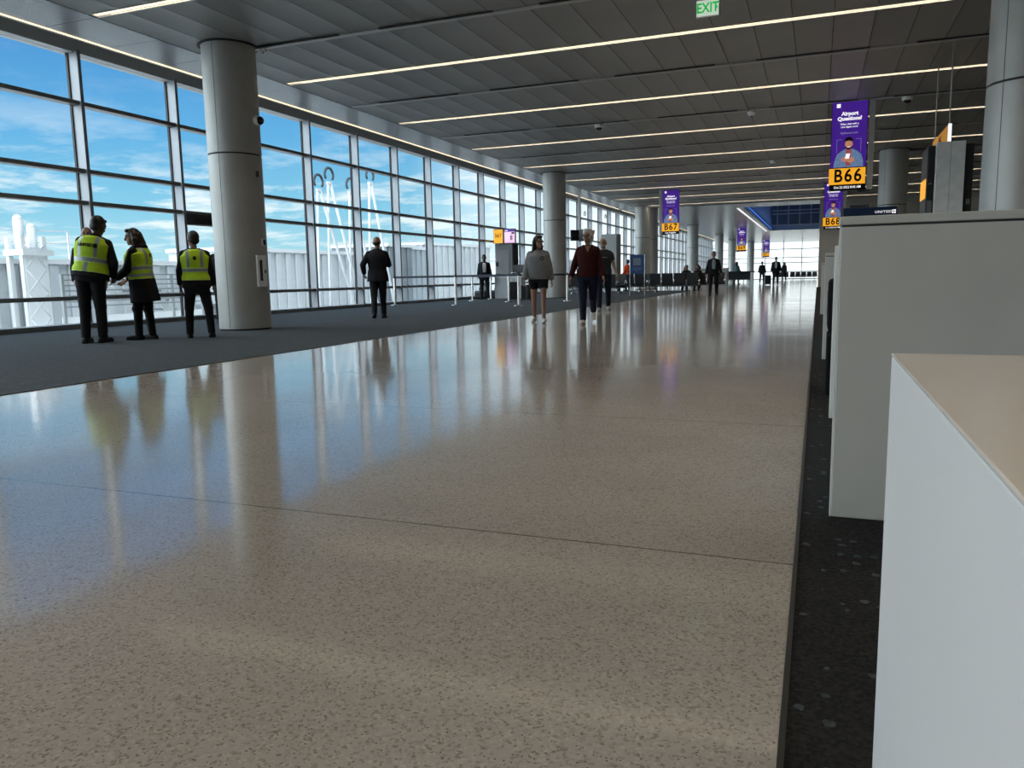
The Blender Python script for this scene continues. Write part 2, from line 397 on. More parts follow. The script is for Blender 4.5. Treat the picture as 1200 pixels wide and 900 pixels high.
# ------------------------------------------------------------------ ceiling fittings
STRIPS = [y for y in STRIPY if YB < y < YM]
ORD = ['first', 'second', 'third', 'fourth', 'fifth', 'sixth', 'seventh', 'eighth', 'ninth', 'tenth', 'eleventh', 'twelfth']
vis = [y for y in STRIPS if y > 9]
def strip_light():
    t = thing('ceiling_light', '', 'ceiling light', (0, 0, CZ))
    xa, xb = XC0 + .05, XR - .2
    MB().box(xa, xb, .045, .075, -.012, .05).box(xa, xb, -.075, -.062, 0, .05).box(xa - .02, xa, -.075, .075, 0, .05).build('housing', M['lip'], t)
    MB().box(xa, xb, -.06, .034, .012, .03).build('diffuser', M['diff'], t)
    MB().box(xa, xb, .034, .045, .02, .05).build('reflector', M['lip'], t)
    return t
s0 = strip_light()
first = True
for y in STRIPS:
    if y > 9:
        k = vis.index(y); lab = 'long warm strip light across the plank ceiling, %s one counting from the viewer' % ORD[k]
    else: lab = 'long warm strip light across the plank ceiling behind the viewer'
    if first: s0.location = (0, y, CZ); s0['label'] = lab; s0['group'] = 'strip lights across the ceiling'; first = False
    else: copy_tree(s0, (0, y, CZ), None, lab, 'strip lights across the ceiling')
    la = bpy.data.lights.new('strip_lamp', 'AREA'); la.shape = 'RECTANGLE'; la.size = 19.5; la.size_y = .14
    la.energy = 120; la.color = (1.0, .87, .72); la.spread = R(92)
    lo = bpy.data.objects.new('strip_lamp', la); COL.objects.link(lo); lo.location = (-.8, y, CZ + .005)
def slot_bar():
    t = thing('air_diffuser', '', 'air vent', (0, 0, CZ))
    xa, xb = XC0 + .1, XR - .2
    MB().box(xa, xb, .0, .07, -.03, .0).build('bar', M['slotgrey'], t)
    x = xa + .8; k = 0
    while x < xb - 2.6:
        MB().box(x, x + 2.1, -.07, -.005, -.012, .0).build('slot', M['black'], t); x += 2.9; k += 1
    return t
q0 = slot_bar(); first = True; k = 0
for y in STRIPS:
    yy = y + 2.439
    if yy < 3 or yy > YM - .5: continue
    lab = 'grey linear air slot across the plank ceiling, %s one counting from the viewer' % ORD[k]; k += 1
    if first: q0.location = (0, yy, CZ); q0['label'] = lab; q0['group'] = 'air slots across the ceiling'; first = False
    else: copy_tree(q0, (0, yy, CZ), None, lab, 'air slots across the ceiling')
def edge_light(y0, y1, lab):
    t = thing('edge_light', lab, 'ceiling light', (SX0, y0, CZ))
    MB().box(-.03, .01, 0, y1 - y0, -.02, .05).build('housing', M['trans'], t)
    MB().box(.012, .05, 0, y1 - y0, -.012, .0).build('diffuser', M['diff'], t)
edge_light(YB + .5, 37.6, 'warm strip light along the window edge of the ceiling, near run')
edge_light(38.6, YM - .3, 'warm strip light along the window edge of the ceiling, short run past the gap')
t = thing('edge_light', 'warm strip light beside the blue ceiling light well', 'ceiling light', (WLX0 - .5, WLY0, CZ))
MB().box(-.1, .1, 0, WLY1 - WLY0 + 1, -.02, .0).build('housing', M['lip'], t)
MB().box(-.07, .07, .05, WLY1 - WLY0 + .95, -.035, -.02).build('diffuser', M['screenwhite'], t)
edge_light(YM + .6, 112, 'warm strip light along the window edge of the far ceiling')

def dome(x, y, lab, blk=True):
    t = thing('security_camera', lab, 'security camera', (x, y, CZ - .03))
    MB().lathe([(0, 0), (.13, 0), (.13, -.05), (.10, -.085), (0, -.085)], 24).build('housing', M['white'], t, True)
    MB().lathe([(.085, -.085), (.075, -.12), (.04, -.145), (0, -.15)], 20).build('dome', M['screenblk'], t, True)
dome(-5.87, 22.05, 'white ceiling camera dome on the air slot above the dark-red sweater woman')
dome(1.91, 22.05, 'white ceiling camera dome beside the hanging B66 sign')
def sensor(x, y, lab, k=.7):
    t = thing('ceiling_sensor', lab, 'sensor', (x, y, CZ - .03))
    MB().lathe([(r * k, z * k) for r, z in [(0, 0), (.07, 0), (.07, -.02), (.17, -.04), (.12, -.17), (0, -.18)]], 20).build('housing', M['white'], t, True)
    MB().lathe([(r * k, z * k) for r, z in [(.05, -.18), (.05, -.2), (0, -.21)]], 12).build('lens', M['darkgrey'], t, True)
sensor(-1.75, 22.05, 'white cone sensor hanging from the ceiling left of the B66 sign')
sensor(-1.71, 31.8, 'white cone sensor on the ceiling further down the hall')
sensor(-9.55, 12.25, 'small cone sensor on the air slot just beside the first column', .4)
t = thing('exit_sign', 'green and white EXIT sign hanging from the ceiling', 'exit sign', (-1.62, 12.25, 4.61))
MB().box(-.165, .165, -.02, .02, 0, .235, .006).build('housing', M['white'], t)
MB().box(-.155, .155, -.024, -.021, .01, .225).build('face', M['exitface'], t)
text('lettering', 'EXIT', .19, M['exitgreen'], t, .002, Matrix.Translation((0, -.026, .115)) @ FRONT, sx=.82, bold=.004)
for sx in (-1, 1):
    MB().poly([(sx * .145, .115), (sx * .125, .145), (sx * .125, .085)] if sx > 0 else [(-.145, .115), (-.125, .085), (-.125, .145)], .003).build('arrow', M['exitgreen'], t, loc=(0, -.028, 0))
MB().box(-.05, .05, -.02, .02, .235, .40).box(-.08, .08, -.04, .04, .40, .49).build('mount', M['darkgrey'], t)

# ------------------------------------------------------------------ columns
def column(x, y, lab, r=.475):
    t = thing('column', lab, 'column', (x, y, 0), 0, 'round metal columns'); t['kind'] = 'thing'
    MB().lathe([(0, .0), (r - .02, .0), (r - .02, .03)], 56).build('base_ring', M['black'], t, True)
    MB().lathe([(0, .03), (r, .03), (r, 3.185), (r - .01, 3.19), (0, 3.19)], 64).build('lower_shaft', M['colm'], t); smooth_angle(t.children[-1])
    MB().lathe([(r - .02, 3.19), (r - .02, 3.215)], 56).build('joint', M['black'], t, True)
    MB().lathe([(0, 3.215), (r - .01, 3.215), (r, 3.22), (r, CZ - .0), (0, CZ - .0)], 64).build('upper_shaft', M['colm'], t); smooth_angle(t.children[-1])
    MB().lathe([(r, CZ - .015), (r + .055, CZ - .015), (r + .055, CZ + .0), (r, CZ + .0)], 56).build('collar', M['gasket'], t)
    a = math.atan2(-y, -x) - .62
    MB().box(r - .004, r + .002, -.004, .004, .03, CZ - .02, Mx=Matrix.Rotation(a, 4, 'Z')).build('seam', M['darkgrey'], t)
    return t
column(-10.13, 12.0, 'big round metal column on the carpet beside the yellow-vested workers')
column(-10.3, 31.5, 'round metal column behind the grey-hoodie woman')
column(-10.3, 49.2, 'round metal column behind the blue poster stand, lit twin of a darker one')
column(-10.3, 51.6, 'round metal column close behind its twin, in its shade')
column(-10.3, 70.3, 'round metal column just past the hanging B67 sign')
column(-10.3, 90.0, 'round metal column behind the walking man in dark jacket')
column(-10.3, 104.0, 'round metal column under the small hanging sign before the end windows')
column(-8.6, 112.0, 'furthest round metal column, against the end windows')
column(2.43, 12.0, 'big round metal column cut by the photo right edge')
column(2.4, 31.5, 'round metal column between the B66 sign and the silver display tower')
# fittings on the first column (placed on its skin)
def on_col(ang, z, r=.475): return (-10.13 + r * math.cos(ang), 12.0 + r * math.sin(ang), z)
ca = math.atan2(-12.0, 10.13)
def plate(name, lab, cat, ang, z, w, h, m, extra=None):
    p = on_col(ang, z); t = thing(name, lab, cat, p, ang - PI / 2 + PI)
    # local -Y points outward
    MB().box(-w / 2, w / 2, -.03, .02, -h / 2, h / 2, .004).build('case', m, t)
    if extra: extra(t)
    return t
def cam_extra(t):
    MB().ball((0, -.10, 0), .075, 18).build('ball', M['screenblk'], t, True)
    MB().cone((0, -.02, 0), (0, -.09, 0), .1, .085, 20).build('collar', M['white'], t, True)
plate('security_camera', 'round black-eyed camera on the side of the big column', 'security camera', ca + .95, 3.80, .16, .18, M['lip'], cam_extra)
def cab_extra(t):
    MB().box(-.06, .0, -.036, -.03, -.18, .2).build('window', M['screenblk'], t)
    MB().box(.05, .075, -.05, -.03, -.04, .02).build('handle', M['darkgrey'], t)
plate('fire_cabinet', 'stainless wall cabinet on the lower right of the big column', 'cabinet', ca + .78, 1.09, .22, .58, M['steel'], cab_extra)
plate('call_box', 'small black-faced device above the stainless cabinet on the column', 'device', ca + .98, 1.62, .10, .13, M['steel'], lambda t: MB().box(-.035, .035, -.036, -.03, -.05, .05).build('face', M['screenblk'], t))
plate('sensor_plate', 'tiny dark plate halfway up the big column', 'device', ca + .85, 2.85, .05, .11, M['darkgrey'], lambda t: MB().box(-.015, .015, -.036, -.03, -.03, .03).build('face', M['black'], t))

# ------------------------------------------------------------------ hanging gate signs
def man_figure(t, x0, z0, W):
    # a smiling man in a checked blue shirt looking at his phone, flat picture on the screen
    s = W; y = -.012
    skin = mat('ad_skin', (.5, .25, .16), .5, emit=(.48, .20, .13), estr=.75); hair = mat('ad_hair', (.02, .012, .01), .6)
    shirt = mat('ad_shirt', (.12, .20, .36), .6, 0, .5, .7, 22, emit=(.10, .16, .28), estr=.9); tee = mat('ad_tee', (.4, .08, .1), .5, emit=(.35, .08, .09), estr=.6)
    P = lambda pts: [(x0 + u * s, z0 + v * s) for u, v in pts]
    def el(cx, cz, rx, rz, n=18): return [(cx + rx * math.cos(2 * PI * k / n), cz + rz * math.sin(2 * PI * k / n)) for k in range(n)]
    g = MB().poly(P([(-.43, 0), (-.41, .18), (-.33, .40), (-.20, .50), (-.08, .56), (.10, .56), (.24, .49), (.37, .38), (.43, .16), (.44, 0)]), .003).build('picture', shirt, t, loc=(0, y, 0))
    MB().poly(P([(-.07, .05), (-.08, .5), (-.06, .56), (.08, .56), (.09, .48), (.07, .05)]), .003).build('picture_shirt', tee, g, loc=(0, -.002, 0))
    MB().poly(P(el(0, .70, .115, .165)), .003).build('picture_face', skin, g, loc=(0, -.004, 0))
    MB().poly(P([(-.12, .72), (-.125, .82), (-.08, .90), (.03, .92), (.11, .86), (.125, .72), (.10, .78), (0, .81), (-.09, .79)]), .003).build('picture_hair', hair, g, loc=(0, -.006, 0))
    MB().poly(P([(-.11, .66), (-.09, .57), (0, .53), (.09, .57), (.11, .66), (.06, .60), (-.06, .60)]), .003).build('picture_beard', hair, g, loc=(0, -.006, 0))
    MB().poly(P([(-.05, .625), (.05, .625), (.03, .605), (-.03, .605)]), .003).build('picture_smile', M['screenwhite'], g, loc=(0, -.007, 0))
    MB().poly(P(el(-.11, .24, .10, .075)), .003).build('picture_hand', skin, g, loc=(0, -.006, 0))
    MB().poly(P(el(.07, .21, .11, .085)), .003).build('picture_hand', skin, g, loc=(0, -.006, 0))
    MB().poly(P([(-.10, .26), (-.07, .41), (.05, .41), (.02, .26)]), .003).build('picture_phone', M['screenwhite'], g, loc=(0, -.008, 0))
    fr = MB()
    for sx in (-1, 1):
        fr.box(x0 + sx * .35 * s - .004, x0 + sx * .35 * s + .004, -.001, .002, z0 + .45 * s, z0 + .85 * s)
    fr.box(x0 - .35 * s, x0 - .2 * s, -.001, .002, z0 + .845 * s, z0 + .855 * s); fr.box(x0 + .2 * s, x0 + .35 * s, -.001, .002, z0 + .845 * s, z0 + .855 * s)
    fr.build('picture_frame', mat('ad_line', (.2, .2, .4), .5, emit=(.22, .2, .45), estr=.8), g, loc=(0, .001, 0))
def gate_sign(x, y, num, foot, side, lab, detail=True):
    # x = centre, hangs from the ceiling; local z 0 = ceiling
    t = thing('gate_sign', lab, 'gate sign', (x, y, CZ), 0, 'hanging purple gate signs')
    W = .82; zt, zm, zn, zb = -.01, -1.63, -2.05, -2.2
    MB().box(-W / 2 - .01, W / 2 + .01, .0, .10, zb, zt, .006).build('housing', M['screenblk'], t)
    MB().box(-W / 2, W / 2, -.006, -.001, zm, zt - .02).build('screen', M['purple'], t)
    MB().box(-W / 2 - .03, W / 2, -.012, -.001, zn, zm - .02).build('number_panel', M['orange'], t)
    MB().box(-W / 2 - .01, W / 2, -.008, -.001, zb, zn - .01).build('clock_panel', M['screenblk'], t)
    text('gate_number', num, .44, M['screenblk'], t, .002, Matrix.Translation((0, -.016, (zn + zm) / 2 - .01)) @ FRONT, sx=.86, bold=.010, track=1.18)
    text('clock_lettering', foot, .082 if len(foot) > 12 else .11, M['screenwhite'], t, .002, Matrix.Translation((0, -.012, (zb + zn) / 2)) @ FRONT, sx=.86 if len(foot) > 12 else 1, bold=.001)
    MB().box(-.31, -.22, -.010, -.007, -.16, -.07).build('logo', M['screenwhite'], t)
    for s, z, sz, bo in (('Airport', -.32, .125, .005), ('Questions?', -.44, .125, .005), ('Video chat with a', -.57, .06, .001), ('Live Agent now!', -.64, .06, .001), ('FlyDenver.com', -.79, .066, 0)):
        text('lettering', s, sz, M['screenwhite'] if z > -.7 else mat('ad_grey', (.4, .4, .5), .5, emit=(.32, .30, .45), estr=.8), t, .0015, Matrix.Translation((0, -.010, z)) @ FRONT, bold=bo)
    man_figure(t, 0.0, zm + .005, .80)
    px = side * (W / 2 + .11)
    MB().box(px - .065, px + .065, .02, .14, zb, 0, .004).build('post', M['slotgrey'], t)
    xa, xb = sorted((px, side * W / 2 * .6)); MB().box(xa, xb, .04, .12, zb - .04, zb + .02).build('bracket', M['darkgrey'], t)
    return t
gate_sign(.625, 22.0, 'B66', 'Oct 25-2022 8:42 AM', 1, 'large purple hanging gate sign reading B66')
gate_sign(.59, 41.3, 'B68', 'Oct 25-2022 8:42 AM', 1, 'purple hanging gate sign reading B68, below and behind B66')
gate_sign(-7.03, 40.4, 'B67', 'Los Angeles', -1, 'purple hanging gate sign reading B67 over the seats')
gate_sign(-6.75, 77.0, 'B69', '', -1, 'smaller hanging purple sign with a blurry orange number, left of the light well')
gate_sign(-6.3, 107.0, 'B71', '', -1, 'smallest hanging purple sign before the end windows')

# ------------------------------------------------------------------ gate counters on the near side
def counter_desk(lab, loc, W, L, h, mtop, mside):
    t = thing('counter', lab, 'counter', loc)
    MB().box(0, W, -L, 0, .0, h - .0045, .002).build('body', mside, t)
    MB().box(-.0005, W + .005, -L, .0005, h - .004, h, .0012).build('countertop', mtop, t)
    MB().box(.06, W - .02, -L, -.02, -.0, .002).build('plinth', M['darkgrey'], t)
    return t
counter_desk('low white counter with a pale glossy top, at the near right corner', (.10, 1.20, .004), 1.6, 4.2, .762, M['solid'], M['white'])

def podium(lab, x0, y0, y1, W, front_y, h=1.063, slot=True):
    t = thing('gate_podium', lab, 'counter', (x0, y0, .004))
    L = y1 - y0
    MB().box(0, W, 0, .04, .0, h - .035, .004).build('end_panel', M['podium'], t)
    MB().box(-.004, .0, .002, .04, .0, h - .03).build('edge_trim', M['white'], t)
    MB().box(.02, W, L - .04, L, 0, h - .035, .004).build('end_panel', M['podium'], t)
    MB().box(-.006, W + .005, -.006, .045, h - .028, h, .003).box(.04, W + .005, .046, L, h - .028, h, .003).build('countertop', M['podium'], t)
    MB().box(.005, W - .005, .003, .04, h - .036, h - .028).build('shadow_gap', M['darkgrey'], t)
    MB().box(.045, .07, .05, L - .05, .02, h - .04, .003).build('front_panel', M['white'], t)
    MB().box(.45, W - .02, .06, L - .06, .0, h - .05).build('cabinet', M['midgrey'], t)
    return t
podium('tall grey gate counter whose plain end panel faces the viewer', .07, 2.95, 5.05, 2.3, .75)
podium('grey gate counter behind the black bin, carrying the blue sign', .07, 8.45, 11.0, 1.7, .5)
podium('furthest grey gate counter along the flecked carpet', .075, 17.6, 20.2, 1.7, .5)
t = thing('waste_bin', 'black box-shaped bin between the two nearest grey gate counters', 'bin', (.075, 5.75, .004))
MB().box(0, .5, 0, .5, .03, .45, .02).build('body', mat('bin_black', (.012, .012, .013), .95, 0, .05), t)
MB().box(.0, .5, 0, .5, .46, .83, .03).build('hood', MATS['bin_black'], t)
MB().box(.03, .47, .03, .47, 0, .03).build('plinth', M['black'], t)
MB().box(-.004, .004, .12, .38, .56, .74).build('opening', M['black'], t)
t = thing('tray', 'flat black tray lying on the second grey gate counter', 'tray', (.34, 8.75, 1.067))
MB().box(-.12, .12, -.1, .1, 0, .008).box(-.12, -.11, -.1, .1, .008, .03).box(.11, .12, -.1, .1, .008, .03).box(-.11, .11, .09, .1, .008, .03).box(-.11, .11, -.1, -.09, .008, .03).build('tray_body', M['seatblk'], t)
t = thing('airline_sign', 'navy blue sign board reading UNITED above the grey counter', 'sign', (.46, 8.7, 1.067))
MB().box(-.24, .25, -.02, .02, .0, .445, .004).build('panel', M['unitedblue'], t)
MB().box(-.26, -.242, -.022, .024, 0, .46).build('frame', M['chrome'], t); MB().box(.252, .262, -.022, .024, 0, .455).build('frame', M['chrome'], t)
text('lettering', 'UNITED', .033, M['screenwhite'], t, .001, Matrix.Translation((.125, -.022, .395)) @ FRONT, sx=1.15, track=1.15)
b = MB(); b.box(.205, .238, -.0225, -.0205, .377, .413); b.build('logo', M['screenwhite'], t)
b = MB(); b.box(.219, .223, -.024, -.0226, .377, .413); b.box(.205, .238, -.024, -.0226, .393, .397); b.build('logo_lines', M['unitedblue'], t)
# display tower and blade sign above the gate
t = thing('display_tower', 'silver display tower with black screens on both sides', 'display', (1.96, 17.1, .004))
MB().box(.06, .55, 0, 2.2, 0, 3.27, .006).build('tower_body', M['steel'], t)
MB().box(.305, .309, -.003, .0, 0, 3.27).build('tower_seam', M['darkgrey'], t)
for x0, x1, n in ((-.07, .05, 1), (.555, .70, 0)):
    b = MB(); b.box(x0, x1, .06, .98, 1.15, 3.22, .01); s = b.build('screen_case', M['seatblk'], t)
    if n:
        MB().box(x0 - .006, x0 - .001, .1, .94, 1.2, 3.18).build('screen', M['darkgrey'], s)
        MB().box(x0 - .010, x0 - .006, .1, .94, 2.25, 2.62).build('number_panel', M['orange'], s)
        MB().box(x0 - .010, x0 - .006, .15, .9, 1.25, 1.95).build('screen_picture', MATS['ad_shirt'], s)
        MB().box(x0 + .02, x1 - .02, .05, .058, 1.9, 2.2).box(x0 + .03, x1 - .03, .05, .058, 2.5, 2.53).build('cable_cover', M['midgrey'], s)
    else:
        MB().box(x0 + .05, x1 - .03, .05, .058, 2.1, 2.2).build('cable_cover', M['midgrey'], s)
t = thing('blade_sign', 'yellow blade sign hanging edge-on above the silver display tower', 'sign', (2.24, 17.2, 3.285))
MB().box(-.025, .025, .02, 2.2, 0, .32, .003).build('sign_panel', M['yellow'], t)
MB().box(-.03, .03, 0, .02, 0, .33).build('end_cap', M['screenwhite'], t)
text('lettering', 'B66', .26, M['screenblk'], t, .002, Matrix.Translation((-.027, 1.1, .16)) @ Matrix.Rotation(R(-90), 4, 'Z') @ FRONT)
for y in (.1, 2.1): MB().cone((0, y, .32), (0, y, CZ - 3.285 + .01), .014, .014, 8).build('rod', M['slotgrey'], t, True)

# ------------------------------------------------------------------ gate furniture by the windows
def vestibule():
    t = thing('gate_vestibule', 'grey boarding door box against the windows under the orange B67 display', 'boarding door', (-14.05, 34.0, .004))
    MB().box(0, .85, 0, .7, 0, 2.45, .006).build('box_walls', M['midgrey'], t)
    d = MB().box(.16, .72, -.02, .0, 0, 2.15, .004).build('door', mat('door_grey', (.20, .205, .20), .5), t)
    MB().box(.2, .23, -.06, -.02, .95, 1.1).build('handle', M['chrome'], d)
    MB().box(.05, .14, -.08, 0, 1.42, 1.62, .01).build('intercom', M['black'], t); MB().box(.05, .12, -.05, 0, .95, 1.08, .01).build('card_reader', M['black'], t)
    MB().box(.851, .90, .02, .68, 0, 2.42).build('dark_side', M['black'], t)
    u = thing('gate_display', 'orange B67 panel and pink flight screen over the boarding door', 'display', (-14.08, 33.92, 2.46))
    MB().box(0, 1.08, 0, .12, 0, .66, .006).build('housing', M['screenblk'], u)
    MB().box(.02, .46, -.008, -.001, .02, .64).build('number_panel', M['orange'], u)
    text('gate_number', 'B67', .26, M['screenblk'], u, .002, Matrix.Translation((.235, -.011, .35)) @ FRONT, sx=.8)
    MB().box(.55, 1.06, -.008, -.001, .02, .64).build('screen', M['pink'], u)
    MB().box(.55, 1.06, -.012, -.008, .52, .64).build('title_bar', M['purple'], u)
    b = MB()
    for k in range(4): b.box(.58, .80, -.012, -.008, .44 - k * .1, .46 - k * .1)
    b.box(.58, .72, -.012, -.008, .55, .60); b.build('lettering', M['screenwhite'], u)
    MB().box(.84, .88, -.012, -.008, .14, .36).box(.90, .94, -.012, -.008, .14, .36).box(.9, 1.04, -.012, -.008, .42, .5).build('screen_blocks', M['screenblk'], u)
vestibule()
t = thing('gate_wall', 'tall free-standing grey gate wall behind the black t-shirt man', 'partition', (-12.15, 46.0, 0))
MB().box(0, .95, 0, .9, 0, 3.35, .006).build('wall_panel', mat('gate_wall_grey', (.34, .35, .34), .5), t)
MB().box(.951, 1.0, .0, .9, 0, 3.35).build('dark_side', M['darkgrey'], t)
t = thing('display_pair', 'pair of dark monitors hanging from the ceiling beside the white-haired woman', 'display', (-10.9, 37.2, CZ))
MB().box(-.05, .05, -.05, .05, -2.0, 0).build('pole', M['slotgrey'], t)
MB().box(-.42, .0, -.05, .05, -2.52, -2.0, .01, Mx=Matrix.Translation((-.03, -.03, 0)) @ Matrix.Rotation(R(38), 4, 'Z')).build('monitor', M['screenblk'], t)
MB().box(.0, .62, -.05, .05, -2.55, -1.98, .01, Mx=Matrix.Translation((.0, -.03, 0)) @ Matrix.Rotation(R(-12), 4, 'Z')).build('monitor', M['screenblk'], t)

def stanchion(lab, x, y, belts=()):
    t = thing('stanchion', lab, 'stanchion', (x, y, .004), 0, 'chrome belt barrier posts')
    MB().lathe([(0, 0), (.17, 0), (.175, .012), (.15, .022), (.04, .034), (.032, .05), (0, .05)], 28).build('base', M['chrome'], t, True)
    MB().lathe([(.038, .04), (.038, .94), (0, .94)], 18).build('post', M['steel'], t, True)
    MB().lathe([(.034, .93), (.036, .94), (.036, 1.0), (.03, 1.02), (0, 1.02)], 18).build('head', mat('stanchion_head', (.03, .03, .035), .4), t, True)
    for bx, by in belts:
        dx, dy = bx - x, by - y; L = math.hypot(dx, dy); a = math.atan2(dy, dx)
        MB().box(.03, L - .03, -.002, .002, .925, .995, Mx=Matrix.Rotation(a, 4, 'Z')).build('belt', M['navybelt'], t)
S = [(-13.65, 23.85), (-11.19, 23.58), (-8.72, 22.97), (-12.54, 27.95), (-12.63, 30.03), (-10.51, 26.67), (-8.44, 27.2), (-8.06, 30.1)]
stanchion('belt barrier post against the window, right of the dark-suited man', *S[0], [S[1]])
stanchion('belt barrier post in the middle of the front belt', *S[1], [S[2]])
stanchion('belt barrier post at the grey-hoodie woman side', *S[2], [])
stanchion('belt barrier post left of the man in suit at the gate', *S[3], [S[5]])
stanchion('belt barrier post just right of the man in suit at the gate', *S[4], [S[3]])
stanchion('belt barrier post in front of the gate desk', *S[5], [S[6]])
stanchion('belt barrier post left of the dark-red sweater woman', *S[6], [S[7]])
stanchion('belt barrier post half hidden behind the dark-red sweater woman', *S[7], [])

t = thing('gate_desk', 'white gate desk with a monitor beside the boarding door', 'desk', (-12.2, 30.6, .004))
MB().box(-.55, .75, 0, .6, .9, .95, .008).build('desk_top', M['white'], t)
MB().box(-.5, .70, .02, .06, .02, .9).build('front_panel', M['jet'], t); MB().box(-.5, -.45, .06, .55, .02, .9).build('side_panel', M['jet'], t); MB().box(.65, .70, .06, .55, .02, .9).build('side_panel', M['jet'], t)
u = thing('monitor', 'black computer monitor on the white gate desk', 'monitor', (-11.75, 30.95, .954))
MB().box(-.24, .24, -.02, .02, .12, .46, .008).build('screen', M['screenblk'], u); MB().box(-.03, .03, -.0, .03, .0, .2).build('stand', M['darkgrey'], u); MB().box(-.1, .1, -.08, .08, 0, .012).build('foot', M['darkgrey'], u)

# bags and suitcases by the gate
def suitcase(lab, x, y, rz, m, h=.6, w=.38, d=.24):
    t = thing('suitcase', lab, 'luggage', (x, y, .004), rz)
    MB().box(-w / 2, w / 2, -d / 2, d / 2, .05, h, .035).build('case_body', m, t)
    MB().box(-w / 2 + .05, w / 2 - .05, -d / 2 - .02, -d / 2 + .01, .1, h * .62, .012).build('front_pocket', m, t)
    b = MB(); b.tube([(-.09, d / 2 - .03, h - .02), (-.09, d / 2 - .03, h + .36), (.09, d / 2 - .03, h + .36), (.09, d / 2 - .03, h - .02)], .009, 8); b.build('pull_handle', M['steel'], t, True)
    for sx in (-1, 1):
        for sy in (-1, 1):
            MB().cone((sx * w * .4 - .012, sy * d * .35, .03), (sx * w * .4 + .012, sy * d * .35, .03), .03, .03, 12).build('wheel', M['black'], t, True)
suitcase('black suitcase standing behind the belt posts beside the gate desk', -10.95, 28.3, .3, M['seatblk'], .72, .42, .28)
suitcase('grey-fronted backpack case beside the black suitcase at the gate desk', -10.55, 28.6, -.3, M['darkgrey'], .6, .34, .24)
def duffel(lab, x, y):
    t = thing('duffel_bag', lab, 'bag', (x, y, .004))
    MB().box(-.28, .28, -.17, .17, 0, .36, .07).build('bag_body', M['seatblk'], t)
    b = MB(); b.tube([(-.12, 0, .34), (-.1, 0, .46), (.1, 0, .46), (.12, 0, .34)], .014, 8); b.build('handle', M['black'], t, True)
duffel('black bag on the floor left of the man in suit at the gate', -13.35, 30.7)
duffel('black bag on the floor right of the man in suit at the gate', -13.05, 31.7)

# beam seating
def bench(n, lab, x, y, rz, group='black beam seats at the gates'):
    t = thing('beam_seat', lab, 'seating', (x, y, 0), rz, group)
    w = .62; L = n * w
    MB().box(0, L, -.05, .05, .30, .37).build('beam', M['darkgrey'], t)
    for k in range(n):
        x0 = k * w + .03
        MB().box(x0, x0 + w - .06, -.02, .46, .38, .45, .025).build('seat', M['seatblk'], t)
        MB().box(x0, x0 + w - .06, -.05, .01, .44, .98, .025, Mx=Matrix.Translation((0, 0, .44)) @ Matrix.Rotation(R(10), 4, 'X') @ Matrix.Translation((0, 0, -.44))).build('backrest', mat('seat_back', (.035, .038, .042), .4, .1), t)
    for k in range(n + 1):
        xx = k * w
        b = MB(); b.tube([(xx, -.02, .36), (xx, .0, .62), (xx, .32, .64), (xx, .40, .44)], .018, 8); b.build('armrest', M['chrome'], t, True)
    for xx in (.35, L - .35):
        b = MB(); b.tube([(xx, -.30, .02), (xx, 0, .30), (xx, .36, .02)], .022, 8); b.build('leg', M['chrome'], t, True)
    return t
b1 = bench(4, 'row of four black seats turned away, left of the blue poster stand', -10.55, 39.6, 0)
copy_tree(b1, (-7.95, 39.6, 0), 0, 'row of four black seats turned away, behind the blue poster stand')
copy_tree(b1, (-5.6, 43.6, 0), PI, 'row of black seats facing the viewer with people sitting behind the poster stand')
copy_tree(b1, (-8.4, 43.6, 0), PI, 'row of black seats facing the viewer behind the black t-shirt man')
copy_tree(b1, (-13.3, 41.6, 0), 0, 'row of black seats close to the windows, behind the white-haired woman')
copy_tree(b1, (-11.3, 36.2, 0), 0, 'row of black seats turned away, between the grey hoodie and the dark red sweater')
copy_tree(b1, (-8.6, 37.4, 0), PI, 'row of black seats facing the viewer, behind the dark red sweater woman')
copy_tree(b1, (-9.2, 60.5, 0), 0, 'row of black seats in the middle distance, left of the walking man')
copy_tree(b1, (-9.6, 66.5, 0), 0, 'row of black seats in the middle distance, right of the walking man')
copy_tree(b1, (-8.6, 76.5, 0), 0, 'row of black seats beside the distant teal-jacketed person')
b2 = bench(3, 'three black seats in the end row, left of the end-row middle', -5.2, 103, 0, 'black seats before the end windows')
copy_tree(b2, (-3.2, 103, 0), 0, 'three black seats in the middle of the end row before the windows')
copy_tree(b2, (-1.9, 103.6, 0), 0, 'three black seats at the right of the end row, next to the corner')
# high charging table
t = thing('high_table', 'long black charging table with white end legs in the distance', 'table', (-7.2, 63.5, 0))
MB().box(0, 2.6, 0, .7, .98, 1.06, .01).build('table_top', M['black'], t)
for xx in (.05, 2.35): MB().box(xx, xx + .18, .1, .6, 0, .98).build('leg', M['white'], t)
MB().box(.25, 2.3, .3, .36, .4, .98).build('modesty_panel', M['seatblk'], t)
# white counters near the second gate
t = thing('service_counter', 'white counter box with an open dark shelf, left of the walking man', 'counter', (-6.75, 45.6, 0))
MB().box(0, .9, 0, .6, 0, 1.02, .01).build('body', M['white'], t); MB().box(.06, .55, -.008, 0, .42, .86).build('shelf_opening', M['black'], t); MB().box(-.03, .93, -.03, .63, 1.02, 1.06, .006).build('countertop', M['white'], t)
t = thing('service_counter', 'longer grey-white counter behind the walking man', 'counter', (-7.4, 52.0, 0))
MB().box(0, 2.0, 0, .7, 0, 1.22, .01).build('body', M['jet'], t); MB().box(-.03, 2.03, -.03, .73, 1.22, 1.27, .006).build('countertop', M['white'], t)
